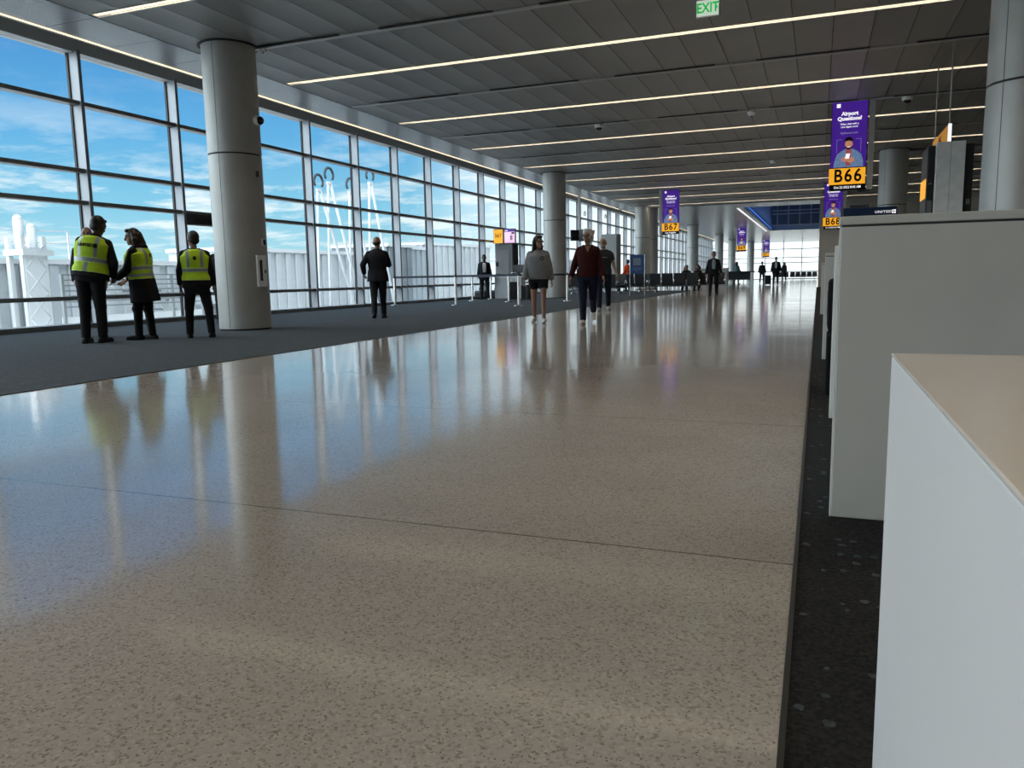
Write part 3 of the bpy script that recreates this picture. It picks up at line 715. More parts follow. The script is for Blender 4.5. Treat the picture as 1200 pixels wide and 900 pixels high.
# blue poster stand (its square code is left out)
t = thing('poster_stand', 'dark blue poster board on a thin metal stand in front of the seats', 'sign', (-7.05, 32.6, 0))
MB().box(-.30, .30, -.015, .015, .94, 1.74, .006).build('board', M['posterblue'], t)
MB().box(-.17, .15, -.02, -.016, 1.30, 1.60).build('picture_block', mat('poster_grey', (.16, .20, .27), .5), t)
b = MB()
for k, (a, c) in enumerate(((-.22, .22), (-.2, .16), (-.05, .02))): b.box(a, c, -.02, -.016, 1.18 - k * .07, 1.205 - k * .07)
b.build('lettering', mat('poster_pale', (.10, .18, .34), .5), t)
for sx in (-.31, .31): MB().box(sx - .012, sx + .012, -.015, .015, 0, 1.75).build('post', M['chrome'], t)
MB().box(-.34, .34, -.15, .15, 0, .02, .005).build('base', M['darkgrey'], t)

# ------------------------------------------------------------------ people
SKIN = mat('skin_light', (.28, .155, .105), .55, 0, .4, .06, 18)
SKIND = mat('skin_dark', (.10, .055, .038), .5, 0, .4, .06, 18)
def cloth(name, c, rough=.85, var=.15, sc=14): return mat(name, c, rough, 0, .2, var, sc, .25)
CL = dict(black=cloth('black_cloth', (.012, .012, .013)), coat=cloth('black_coat', (.010, .010, .012)), suit=cloth('dark_suit', (.013, .014, .018)),
    hivis=mat('hivis_yellow', (.50, .72, .025), .7, 0, .3, .08, 10, .2, emit=None), silver=mat('reflective_band', (.30, .33, .34), .35, .3), hedge=mat('vest_edge', (.65, .85, .15), .7),
    grey=cloth('grey_sweat', (.20, .205, .21), .9, .1, 16), red=cloth('dark_red_knit', (.038, .006, .006)), denim=cloth('navy_denim', (.009, .012, .028), .8, .3, 30),
    tee=cloth('charcoal_tee', (.02, .026, .028)), shorts=cloth('black_shorts', (.012, .012, .014)), white=cloth('white_shirt', (.55, .55, .56), .8, .05),
    blueshirt=cloth('pale_blue_shirt', (.25, .32, .42), .8, .2, 40), teal=cloth('teal_jacket', (.06, .12, .15)), orange=cloth('orange_shirt', (.75, .09, .03), .8, .1),
    shoe=mat('black_shoe', (.008, .008, .009), .65, 0, .25), wshoe=mat('pale_sneaker', (.55, .53, .48), .6, 0, .4, .08, 20), gshoe=mat('grey_sneaker', (.28, .28, .27), .6, 0, .4, .3, 20),
    hairb=mat('black_hair', (.012, .010, .009), .5, 0, .4, .3, 60), hairbr=mat('brown_hair', (.03, .018, .012), .5, 0, .4, .3, 60), hairw=mat('white_hair', (.62, .60, .56), .7, 0, .3, .2, 60, .6),
    hairg=mat('grey_hair', (.22, .21, .2), .7, 0, .3, .2, 60), eye=mat('eye_dark', (.02, .015, .012), .2))

def fuse(b, vox, sm=3):
    """join the overlapping shapes of b into one closed skin"""
    me = bpy.data.meshes.new('tmp'); bmesh.ops.recalc_face_normals(b.bm, faces=b.bm.faces[:]); b.bm.to_mesh(me); b.bm.free()
    o = bpy.data.objects.new('tmp', me); COL.objects.link(o)
    r = o.modifiers.new('r', 'REMESH'); r.mode = 'VOXEL'; r.voxel_size = vox; r.use_smooth_shade = True
    if sm:
        s = o.modifiers.new('s', 'SMOOTH'); s.factor = .5; s.iterations = sm
    dg = bpy.context.evaluated_depsgraph_get(); dg.update()
    n = bpy.data.meshes.new_from_object(o.evaluated_get(dg))
    bpy.data.objects.remove(o); bpy.data.meshes.remove(me)
    for p in n.polygons: p.use_smooth = True
    return n

def person(lab, loc, rz, H=1.75, group=None, vox=.009, skin=None, build=1.0, woman=False,
           th=(0, 0), sp=(3, 3), kn=(0, 0), sh=(0, 0), ab=(9, 9), el=(12, 12), tw=(0, 0), lean=0, side=0, hy=0, hp=0, ht=0,
           top='jacket', topm='black', hem=.80, sleeve=1.0, legs='black', legend=1.0, shoes='shoe', hair='short', hairm='hairb',
           vest=False, vest_text=False, skirt=None, beard=None, shirt=None, collar=False, hood=False, glasses=False, foot=(0, 0)):
    """index 0 = own right side (+x when facing +y), 1 = own left side"""
    skin = skin or SKIN; k = H / 1.75
    t = thing('person', lab, 'person', loc, rz, group); t.scale = (1, 1, 1)
    # --- skeleton
    hipz = .93
    P = {}
    hw = .095 if not woman else .10; shw = (.168 if not woman else .150) * (.6 + .4 * build)
    def rotx(v, a): return Matrix.Rotation(R(a), 3, 'X') @ Vector(v)
    for i, s in ((0, 1), (1, -1)):
        hip = Vector((s * hw, 0, hipz))
        d = Matrix.Rotation(R(-sp[i] * s), 3, 'Y') @ (Matrix.Rotation(R(th[i]), 3, 'X') @ Vector((0, 0, -1)))
        kne = hip + d * .44
        d2 = Matrix.Rotation(R(-sp[i] * s * .4), 3, 'Y') @ (Matrix.Rotation(R(th[i] - kn[i]), 3, 'X') @ Vector((0, 0, -1)))
        ank = kne + d2 * .42
        pitch = foot[i]
        fd = Matrix.Rotation(R(-8 * s), 3, 'Z') @ (Matrix.Rotation(R(pitch), 3, 'X') @ Vector((0, 1, 0)))
        P['hip', i], P['knee', i], P['ank', i], P['fd', i] = hip, kne, ank, fd
        P['low', i] = min(ank.z - .085, (ank + fd * .17).z - .07)
    drop = min(P['low', 0], P['low', 1])
    up = Vector((0, 0, -drop))
    for a in (0, 1):
        for n in ('hip', 'knee', 'ank'): P[n, a] = P[n, a] + up
    oz = up.z
    T = Matrix.Translation((0, 0, hipz + oz)) @ Matrix.Rotation(R(side), 4, 'Y') @ Matrix.Rotation(R(-lean), 4, 'X') @ Matrix.Translation((0, 0, -hipz))
    T3 = T.to_3x3()
    for i, s in ((0, 1), (1, -1)):
        S0 = T @ Vector((s * shw, 0, 1.402))
        d = Matrix.Rotation(R(-ab[i] * s), 3, 'Y') @ (Matrix.Rotation(R(sh[i]), 3, 'X') @ Vector((0, 0, -1)))
        d = T3 @ d
        E0 = S0 + d * .29
        # forearm: bend forward about the arm's own side axis, then twist inward
        ax = (T3 @ (Matrix.Rotation(R(-ab[i] * s), 3, 'Y') @ Vector((1, 0, 0)))).normalized()
        f = Matrix.Rotation(R(el[i]), 3, ax) @ d
        f = Matrix.Rotation(R(tw[i] * s), 3, d.normalized()) @ f
        W0 = E0 + f * .255
        P['sho', i], P['elb', i], P['wri', i], P['fa', i], P['ua', i] = S0, E0, W0, f.normalized(), d
    NK = T @ Vector((0, -.005, 1.44)); 
    HM = T @ Matrix.Translation((0, .0, 1.50)) @ Matrix.Rotation(R(hy), 4, 'Z') @ Matrix.Rotation(R(-hp), 4, 'X') @ Matrix.Rotation(R(ht), 4, 'Y')
    hp_ = lambda x, y, z: HM @ Vector((x, y, z))
    HM = HM @ Matrix.Scale(1.10, 4); HR = HM.to_3x3().to_4x4()
    w = build; ws = .92 if woman else 1.0
    TR = [(.86, .135 * w, .095 * w, -.01), (.93, .168 * w * (1.04 if woman else 1), .115 * w, -.012), (1.00, .166 * w, .112 * w, 0), (1.08, .150 * w * ws, .105 * w, .005),
          (1.20, .162 * w * ws, .115 * w, .004), (1.30, .172 * w * ws, .122 * w, .0), (1.37, .170 * w * ws, .112 * w, -.006), (1.42, .140 * w * ws, .092 * w, -.01), (1.46, .098 * w * ws, .074, -.012), (1.50, .062, .062, -.01)]
    # --- body: one continuous skin
    b = MB()
    b.loft([(z, a * .93, d * .93, y) for z, a, d, y in TR], 24, T)
    for i, s in ((0, 1), (1, -1)):
        b.cap(P['hip', i], P['knee', i], .082 * w ** .5, .055, 14); b.cap(P['knee', i], P['ank', i], .054, .038, 14)
        b.cap(P['knee', i].lerp(P['ank', i], .18), P['knee', i].lerp(P['ank', i], .45), .053, .047, 12)
        fd = P['fd', i]; a = P['ank', i]; dn = Vector((0, 0, -.05)) if abs(fd.z) < .3 else (fd.cross(Vector((1, 0, 0))).normalized() * -.05 if fd.cross(Vector((1, 0, 0))).z > 0 else fd.cross(Vector((1, 0, 0))).normalized() * .05)
        b.cap(a + dn * .8 - fd * .045, a + dn * .9 + fd * .15, .036, .03, 12)
        b.cap(P['sho', i], P['elb', i], .054 * w ** .4, .040, 12); b.cap(P['elb', i], P['wri', i], .040, .026, 12)
        # hand: palm, four fingers of different lengths, thumb from the side of the palm
        f = P['fa', i]; wri = P['wri', i]
        fw = (P['elb', i] - P['sho', i]).normalized(); nrm = T3 @ Vector((0, 1, 0))
        across = (nrm - f * nrm.dot(f)); across = across.normalized() if across.length > .15 else Vector((s, 0, 0))
        pal = f.cross(across).normalized() * s * 1.0            # palm faces the body
        if pal.x * s > 0: pal = -pal
        kb = wri + f * .09
        for c in (-.026, 0, .026): b.cap(wri + f * .02 + across * c * .7, kb + across * c, .017, .014, 8)
        for q, (c, L) in enumerate(((.033, .072), (.012, .082), (-.011, .076), (-.032, .060))):
            p0 = kb + across * c; d1 = (f + pal * .28).normalized(); d2 = (f + pal * .95).normalized()
            p1 = p0 + d1 * L * .5; p2 = p1 + d2 * L * .5
            b.cap(p0, p1, .0105, .0098, 8); b.cap(p1, p2, .0098, .0085, 8)
        q0 = wri + f * .035 + across * .028; q1 = q0 + (across * .8 + f * .55 + pal * .3).normalized() * .042; q2 = q1 + (f + pal * .4).normalized() * .034
        b.cap(q0, q1, .013, .011, 8); b.cap(q1, q2, .011, .009, 8)
    b.cap(NK, hp_(0, .012, .06), .058 if not woman else .05, .053 if not woman else .046, 14)
    hs = 1.0 if not woman else .95
    b.ball(hp_(0, .005, .165), (.076 * hs, .094 * hs, .098 * hs), 20, HR)
    b.ball(hp_(0, .035, .105), (.060 * hs, .066 * hs, .085 * hs), 18, HR)      # jaw
    b.ball(hp_(0, .082, .055), (.024, .022, .020), 10, HR)                      # chin
    b.cone(hp_(0, .098, .165), hp_(0, .118, .125), .010, .016, 10); b.ball(hp_(0, .114, .122), .017, 10)   # nose
    b.ball(hp_(0, .094, .083), (.028, .013, .010), 10, HR)                      # mouth
    for s in (-1, 1):
        b.ball(hp_(s * .077 * hs, -.004, .135), (.012, .022, .034), 10, HR)     # ear
        b.ball(hp_(s * .030, .088, .178), (.026, .012, .009), 8, HR)            # brow
    link('body', fuse(b, vox, 2), skin, t)
    if vox < .013:
        for s in (-1, 1): MB().ball(hp_(s * .030, .093, .153), (.013, .010, .009), 8, HR).build('eye', CL['eye'], t, True)
    # --- legs clothing
    if legs:
        b = MB(); lm = legend
        b.loft([(.84, .150 * w, .112 * w, -.012), (.93, .182 * w * (1.03 if woman else 1), .130 * w, -.012), (1.0, .176 * w, .122 * w, 0), (1.06, .168 * w, .118 * w, 0)], 24, T)
        for i, s in ((0, 1), (1, -1)):
            hp0 = P['hip', i] + Vector((0, -.005, -.02))
            if lm >= .5:
                b.cap(hp0, P['knee', i], .100 * w ** .5, .078, 16); b.ball(P['knee', i] + Vector((0, .012, 0)), .082, 14)
                e = P['knee', i].lerp(P['ank', i], min(1, (lm - .5) * 2) * .97); b.cap(P['knee', i], e, .073, .062, 16)
            else:
                e = P['hip', i].lerp(P['knee', i], lm * 2); b.cone(hp0, e, .104 * w ** .5, .100, 18); b.ball(hp0, .104 * w ** .5, 16)
        link('shorts' if lm < .5 else 'trousers', fuse(b, vox, 3), CL[legs], t)
    for i, s in ((0, 1), (1, -1)):
        fd = P['fd', i]; a = P['ank', i]
        sd = fd.cross(Vector((0, 0, 1))).normalized(); dn = sd.cross(fd).normalized(); dn = dn if dn.z < 0 else -dn
        q = Matrix((sd, fd, -dn)).transposed().to_4x4()
        b = MB(); b.cap(a + dn * .045 - fd * .045, a + dn * .05 + fd * .12, .046, .040, 14); b.ball(a + dn * .052 + fd * .155, (.046, .062, .036), 14, q); b.ball(a - fd * .01 + dn * .02, (.046, .056, .05), 12, q)
        b.box(-.043, .043, -.085, .20, -.086, -.055, .01, Mx=Matrix.Translation(a) @ q)
        link('shoe', fuse(b, vox * .9, 2), CL[shoes], t)
    # --- upper garment
    ex = {'jacket': .026, 'hoodie': .05, 'tee': .016, 'sweater': .024, 'coat': .038}[top]
    b = MB()
    rings = [(z, a + ex, d + ex, y) for z, a, d, y in TR if z > .95]
    hz = hem
    if top == 'hoodie': rings = [(hz, .190 * w, .145 * w, 0), (hz + .05, .212 * w, .172 * w, 0), (1.05, .222 * w, .182 * w, 0), (1.2, .215 * w, .172 * w, 0)] + [(z, a + ex, d + ex, y) for z, a, d, y in TR if z > 1.25]
    elif top in ('coat', 'jacket'): rings = [(hz, .195 * w + ex * .6, .145 * w + ex * .5, -.005), (hz + .08, .190 * w + ex * .6, .140 * w + ex * .5, -.005)] + [q for q in rings if q[0] > hz + .1]
    else: rings = [(hz, .184 * w, .140 * w, -.005)] + [q for q in rings if q[0] > hz + .04]
    b.loft(rings, 28, T)
    for i, s in ((0, 1), (1, -1)):
        r0 = .062 + ex * .45; b.ball(P['sho', i] + T3 @ Vector((-s * .012, 0, -.012)), r0 + .004, 16); b.cone(P['sho', i] + T3 @ Vector((-s * .01, -.005, .012)), T @ Vector((s * .05, -.01, 1.475)), r0 - .012, .045, 14)
        if sleeve > .6:
            e = P['elb', i].lerp(P['wri', i], (sleeve - .5) * 2 * .97 if sleeve < 1 else .98)
            b.cap(P['sho', i], P['elb', i], r0, .054 + ex * .5, 16); b.cone(P['elb', i], e, .054 + ex * .5, .040 + ex * .45, 16); b.ball(P['elb', i], .054 + ex * .5, 14)
        else:
            e = P['sho', i].lerp(P['elb', i], sleeve * 2); b.cone(P['sho', i], e, r0, .062 + ex * .5, 16)
    if collar: b.loft([(1.43, .10, .09, -.005), (1.50, .078, .078, -.004), (1.525, .074, .074, -.004)], 20, T)
    if hood:
        b.ball(T @ Vector((0, -.10, 1.47)), (.125, .075, .075), 16, T.to_3x3().to_4x4()); b.ball(T @ Vector((.07, -.02, 1.475)), (.06, .09, .04), 12); b.ball(T @ Vector((-.07, -.02, 1.475)), (.06, .09, .04), 12)
    nm = {'jacket': 'jacket', 'hoodie': 'hoodie', 'tee': 'tee_shirt', 'sweater': 'sweater', 'coat': 'coat'}[top]
    gme = fuse(b, vox, 3); link(nm, gme, CL[topm], t)
    if skirt:
        z0, wa, da = skirt
        b = MB(); b.loft([(z0, wa, da, -.01), (z0 + .02, wa, da, -.01), (.95, .205 * w, .155 * w, -.005), (1.05, .19 * w, .14 * w, 0)], 28, T)
        link('coat_skirt', fuse(b, vox, 2), CL[topm], t)
    def on_front(name, rings2d, m, off=.004, front=True, parent=None):
        # lay a flat outline (x,z in torso space) onto the garment's front or back
        bv = BVHTree.FromPolygons([v.co for v in gme.vertices], [p.vertices[:] for p in gme.polygons])
        bm = bmesh.new(); Ti = T; dirv = T3 @ Vector((0, -1 if front else 1, 0))
        vs = [bm.verts.new(Vector((x, 0, z))) for x, z in rings2d]; f = bm.faces.new(vs)
        bmesh.ops.triangulate(bm, faces=[f]); 
        for _ in range(3): bmesh.ops.subdivide_edges(bm, edges=bm.edges[:], cuts=1, use_grid_fill=True)
        for v in bm.verts:
            o0 = T @ Vector((v.co.x, .6 if front else -.6, v.co.z)); h = bv.ray_cast(o0, dirv)
            v.co = (h[0] if h[0] else T @ Vector((v.co.x, .12 if front else -.12, v.co.z))) - dirv * off
        me = bpy.data.meshes.new(name); bm.to_mesh(me); bm.free()
        o = link(name, me, m, t); so = o.modifiers.new('s', 'SOLIDIFY'); so.thickness = .006; so.offset = 0
        return o
    if shirt:
        on_front('shirt_front', [(-.055, 1.46), (-.075, 1.30), (-.06, 1.08), (.06, 1.08), (.075, 1.30), (.055, 1.46)], CL[shirt])
    if top == 'sweater': on_front('neckline', [(-.062, 1.50), (0, 1.36), (.062, 1.50)], skin, .003)
    if hood and top == 'hoodie':
        c, rr = (-.085, 1.33), .042
        on_front('chest_print', [(c[0] + rr * math.cos(a * PI / 8), c[1] + rr * .95 * math.sin(a * PI / 8)) for a in range(16)], CL['black'])
        on_front('print_letter', [(c[0] - .026, c[1] - .006), (c[0] - .02, c[1] + .018), (c[0] + .026, c[1] + .02), (c[0] + .026, c[1] + .008), (c[0], c[1] + .004), (c[0] + .022, c[1] - .012), (c[0] + .01, c[1] - .024), (c[0] - .026, c[1] - .02), (c[0] - .02, c[1] - .012), (c[0] + .006, c[1] - .012)], CL['grey'], .009)
    if top == 'tee' and vox < .012:
        on_front('chest_print', [(-.10, 1.29), (-.06, 1.315), (0, 1.32), (.07, 1.31), (.10, 1.29), (.06, 1.295), (0, 1.302), (-.06, 1.298)], CL['grey'])
    # --- hair
    if hair:
        b = MB()
        if hair == 'short':
            b.ball(hp_(0, -.016, .178), (.084 * hs, .096 * hs, .098 * hs), 18, HR); b.ball(hp_(0, -.045, .125), (.076 * hs, .055, .07), 14, HR); b.ball(hp_(0, .055, .232), (.06, .035, .03), 10, HR)
        elif hair == 'bald':
            b.ball(hp_(0, -.045, .115), (.074, .05, .045), 14, HR)
        elif hair == 'puffy':
            b.ball(hp_(0, -.022, .192), (.098 * hs, .108 * hs, .104 * hs), 18, HR); b.ball(hp_(0, -.055, .125), (.086, .06, .085), 14, HR); b.ball(hp_(0, .055, .25), (.07, .045, .035), 12, HR)
            for q in range(16):
                a = q * 2.4; b.ball(hp_(.085 * math.cos(a), -.03 + .085 * math.sin(a), .18 + .06 * math.sin(q * 1.7)), .028, 8)
        elif hair in ('long', 'bob'):
            b.ball(hp_(0, -.016, .178), (.090 * hs, .102 * hs, .102 * hs), 18, HR); zlow = -.13 if hair == 'long' else .02
            b.cap(hp_(0, -.055, .15), hp_(0, -.085, zlow), .088, .070, 14)
            for s in (-1, 1): b.cap(hp_(s * .066, -.02, .17), hp_(s * .098, -.012, zlow + .03), .044, .044, 12); b.ball(hp_(s * .10, -.02, zlow + .07), .052, 12)
            b.ball(hp_(.0, .05, .245), (.07, .04, .03), 10, HR)
        link('hair', fuse(b, vox, 2), CL[hairm], t)
    if beard:
        b = MB(); b.ball(hp_(0, .062, .065), (.056, .052, .048), 14, HR); link('beard', fuse(b, vox, 2), CL[beard], t)
    if glasses:
        b = MB()
        for s in (-1, 1): b.ball(hp_(s * .032, .104, .155), (.024, .008, .016), 10, HR); b.tube([hp_(s * .055, .10, .16), hp_(s * .08, .0, .16)], .004, 6)
        b.tube([hp_(-.02, .108, .158), hp_(.02, .108, .158)], .004, 6); b.build('glasses', CL['shoe'], t, True)
    # --- high-visibility vest over the jacket
    if vest:
        e2 = ex + .018; zb = .965
        b = MB(); b.loft([(zb, .205 * w, .155 * w, -.005), (zb + .06, .196 * w + .012, .150 * w, -.003)] + [(z, a + e2, d + e2 + .004, y) for z, a, d, y in TR if 1.05 < z < 1.40] +
                         [(1.40, .168 * w * ws + .012, .108 * w + e2, -.008), (1.455, .135 * w * ws + .012, .090 * w + e2, -.012), (1.49, .095, .088, -.012)], 32, T)
        vm = fuse(b, vox, 2); Ti = T.inverted()
        o = link('safety_vest', vm, [CL['hivis'], CL['silver'], CL['hedge']], t)
        for p in vm.polygons:
            c = Ti @ p.center; mi = 0
            if abs(c.z - 1.14) < .027: mi = 1
            elif abs(c.z - 1.14) < .04: mi = 2
            elif c.z > 1.15 and .085 < abs(c.x) + (c.z - 1.2) * -.02 < .132: mi = 1
            elif vest != 'plain' and c.z < 1.11 and abs(c.x) < .027 and c.y < 0: mi = 1
            elif c.z < zb + .018: mi = 2
            if vest == 'double' and abs(c.z - 1.03) < .024: mi = 1
            p.material_index = mi
        bv = BVHTree.FromPolygons([v.co for v in vm.vertices], [p.vertices[:] for p in vm.polygons])
        dirv = T3 @ Vector((0, 1, 0))
        def drape(o):
            for v in o.data.vertices:
                h = bv.ray_cast(T @ Vector((v.co.x, -.6, v.co.z)), dirv)
                v.co = (h[0] if h[0] else T @ Vector((v.co.x, -.16, v.co.z))) - dirv * (.004 + v.co.y * -1)
        if vest_text:
            drape(text('lettering', 'UNITED', .058, CL['shoe'], o, .002, Matrix.Translation((-.03, 0, 1.335)) @ FRONT, sx=1.0, bold=.002))
        b = MB()
        x0 = .078 if vest_text else -.025
        for q in range(4): b.box(x0 + q * .0125, x0 + q * .0125 + .0115, 0, .003, 1.305 + .012 * (q % 2) * .2, 1.365)
        bmesh.ops.subdivide_edges(b.bm, edges=b.bm.edges[:], cuts=1, use_grid_fill=True)
        drape(b.build('logo', CL['shoe'], o))
    if abs(k - 1) > .001:
        Sm = Matrix.Diagonal((k, k, k, 1))
        for ch in t.children:
            ch.data.transform(Sm)
            for g in ch.children: g.data.transform(Sm)
    return t

# the group of workers by the window
person('person in yellow vest and black clothes, back turned, largest of the vested group', (-10.33, 8.83, .004), R(24), 1.89, build=1.16, th=(2, -3), sp=(0, 1), kn=(2, 2), sh=(0, 20), ab=(24, 12), el=(60, 60), tw=(-35, -30), lean=9, side=7, hy=-22, hp=12,
       top='jacket', topm='black', hem=.90, legs='black', vest=True, vest_text=True, collar=True, skin=SKIND)
person('person in yellow vest mostly hidden behind the largest vested worker', (-11.40, 9.75, .004), R(225), 1.79, build=1.0, sh=(10, 8), ab=(10, 12), el=(30, 25), tw=(-20, -20), hp=-8, hair='bald', hairm='hairg', vest='plain', topm='black', hem=.88)
person('person with dark shoulder-length hair, long black coat and yellow vest, seen in profile', (-10.04, 9.53, .004), R(112), 1.71, woman=True, build=1.18, th=(-3, 8), sp=(0, -1), kn=(2, 6), sh=(20, 22), ab=(10, 9), el=(42, 45), tw=(-25, -25), lean=5, hy=18, hp=8,
       top='coat', topm='coat', hem=.86, skirt=(.60, .27, .21), legs='black', hair='bob', hairm='hairbr', vest='double', hood=True)
person('person in yellow vest, back turned, standing next to the big column', (-9.36, 9.98, .004), R(42), 1.66, build=1.12, th=(-4, 3), sp=(9, 6), kn=(2, 2), sh=(-4, 2), ab=(12, 14), el=(20, 28), tw=(-15, -20), hy=28, hp=4,
       top='jacket', topm='black', hem=.84, skirt=(.74, .20, .155), legs='black', vest='plain')
person('person in dark coat almost hidden behind the big column', (-12.34, 13.97, .004), R(40), 1.78, build=1.1, top='coat', topm='coat', hem=.80, sh=(5, 5), ab=(12, 12), el=(15, 15))
person('person in dark suit standing alone before the windows, one arm raised', (-9.49, 15.83, .004), R(28), 1.82, build=1.16, th=(4, -8), sp=(0, 0), kn=(2, 16), sh=(35, -22), ab=(16, 30), el=(105, 72), tw=(-20, -25), hy=-14, hp=6,
       top='jacket', topm='suit', hem=.80, legs='suit', hair='bald', hairm='hairb', collar=True, foot=(0, -12))
person('person in dark suit and open white shirt standing by the gate door', (-13.05, 30.35, .004), R(205), 1.80, vox=.012, build=1.12, sp=(3, 4), sh=(4, 2), ab=(10, 12), el=(12, 10), hy=-8,
       top='jacket', topm='suit', hem=.80, legs='suit', shirt='white', skin=SKIND)
# the three walking towards the camera
person('person with long dark hair in grey hooded sweatshirt and black shorts, walking', (-5.06, 14.42, .004), R(197), 1.63, woman=True, build=1.14, th=(-8, 12), sp=(0, 1), kn=(14, 4), sh=(8, -6), ab=(15, 14), el=(18, 20), tw=(-10, -10), hy=38, hp=2,
       top='hoodie', topm='grey', hem=.90, legs='shorts', legend=.26, shoes='wshoe', hair='long', hairm='hairb', hood=True, glasses=True, foot=(-10, 6))
person('person with short white hair in dark red sweater and navy jeans, walking', (-4.0, 14.2, .004), R(194), 1.70, woman=True, build=1.16, th=(14, -10), sp=(-1, -1), kn=(4, 42), sh=(-6, 8), ab=(20, 17), el=(28, 18), tw=(-8, -12), hy=-26, hp=-2,
       top='sweater', topm='red', hem=.90, legs='denim', shoes='wshoe', hair='puffy', hairm='hairw', foot=(4, -42))
person('bald bearded person in charcoal t-shirt and dark jeans, walking behind the others', (-5.09, 19.55, .004), R(196), 1.79, build=1.08, th=(10, -8), sp=(2, 2), kn=(4, 18), sh=(-8, 6), ab=(14, 15), el=(14, 16), hy=-14, hp=-4, ht=6,
       top='tee', topm='tee', hem=.88, sleeve=.30, legs='denim', shoes='gshoe', hair=None, beard='hairg', foot=(4, -14))
person('person in open dark jacket over a pale blue shirt walking down the hall alone', (-4.05, 33.6, 0), R(187), 1.76, vox=.012, build=1.12, th=(9, -6), sp=(3, 3), kn=(3, 14), sh=(-4, 6), ab=(14, 15), el=(14, 18),
       top='jacket', topm='black', hem=.82, legs='black', shirt='blueshirt', foot=(3, -10))
# distant people
person('distant person in teal jacket standing at the seats under the small sign', (-6.31, 68.0, 0), R(330), 1.82, vox=.02, th=(6, -4), kn=(3, 10), sh=(12, 5), el=(40, 30), topm='teal', hem=.82, legs='black', hair='long', woman=True, build=1.15)
person('distant person all in black seen from behind, left of the tallest far walker', (-4.53, 71.8, 0), R(355), 1.84, vox=.02, th=(6, -6), kn=(3, 14), sh=(-8, 8), ab=(14, 14), topm='black', hem=.82, legs='black', build=1.1)
person('distant person in dark coat and pale shirt, tallest of the far walkers', (-2.86, 60.6, 0), R(183), 1.98, vox=.02, th=(6, -6), kn=(3, 12), sh=(4, -6), ab=(12, 16), topm='black', hem=.72, legs='black', shirt='white', build=1.12, top='coat')
person('distant person in dark clothes walking just right of the tallest far walker', (-3.28, 87.0, 0), R(170), 1.95, vox=.02, th=(14, -12), sp=(1, 1), kn=(4, 20), sh=(-8, 8), topm='black', hem=.78, legs='black', hair='long', woman=True, build=1.1)

suitcase('black wheeled case pulled beside the tallest far walker', -3.42, 60.9, .2, M['seatblk'], .72, .42, .3)
person('person in bright orange shirt standing behind the blue poster stand', (-10.2, 44.6, 0), R(60), 1.74, vox=.014, sh=(10, 4), ab=(12, 12), el=(30, 30), topm='orange', hem=.84, legs='black')
def sitter(lab, x, y, hy=0, **kw):
    person(lab, (x, y, 0), R(180), kw.pop('H', 1.74), vox=.014, th=(86, 84), kn=(86, 84), sp=(5, 5), sh=(22, 18), ab=(8, 8), el=(55, 60), tw=(-20, -20), lean=-4, hy=hy, topm='black', hem=.90, legs='black', **kw)
sitter('seated person in black, left head of the pair above the seat backs', -6.66, 43.3, 10)
sitter('seated person in black with longer hair, right head of the pair above the seat backs', -6.05, 43.3, -12, hair='bob', woman=True)
bpx = bench(4, 'row of black seats facing the viewer left of the white service counter', -4.9, 45.9, PI)
sitter('seated person in black to the left of the white service counter', -7.05, 45.6, 8, hair='long', woman=True)
# ------------------------------------------------------------------ outside, seen through the glass
struct(MB().box(-260, XG - .7, -120, 320, -4.9, -4.5).build('ground_apron', M['apron']))
def corrugated(b, p0, p1, z0, z1, depth=.10, pitch=.62):
    # corrugated wall from p0 to p1 (xy), raised ribs on the hall side
    p0, p1 = Vector(p0), Vector(p1); d = p1 - p0; L = d.length; d.normalize(); n = Vector((d.y, -d.x)); a = math.atan2(d.y, d.x)
    m = Matrix.Translation((p0.x, p0.y, 0)) @ Matrix.Rotation(a, 4, 'Z')
    b.box(0, L, .0, .35, z0, z1, Mx=m); s = pitch * .2
    while s < L - pitch * .5:
        b.box(s, s + pitch * .5, -depth, .0, z0 + .12, z1 - .12, .03, Mx=m); s += pitch
def jetbridge(lab, p0, p1, z0, z1, w, m, legs=True, group='boarding bridges outside'):
    p0v, p1v = Vector(p0), Vector(p1); L = (p1v - p0v).length; a = math.atan2(p1v.y - p0v.y, p1v.x - p0v.x)
    t = thing('jet_bridge', lab, 'boarding bridge', (p0[0], p0[1], -4.5), a, group)
    b = MB(); corrugated(b, (0, 0), (L, 0), z0 + 4.5, z1 + 4.5); b.box(0, L, .3, w, z0 + 4.5, z1 + 4.4); b.build('tunnel', m, t)
    MB().box(-.1, L + .1, -.14, w + .05, z1 + 4.38, z1 + 4.52).build('roof', M['jetwhite'], t)
    MB().box(-.05, L + .05, -.12, w, z0 + 4.35, z0 + 4.55).build('floor_beam', M['jetdark'], t)
    if legs:
        for q in (.15, .85):
            MB().box(L * q - .2, L * q + .2, w * .3, w * .7, 0, z0 + 4.4).build('leg', M['jetdark'], t)
    return t
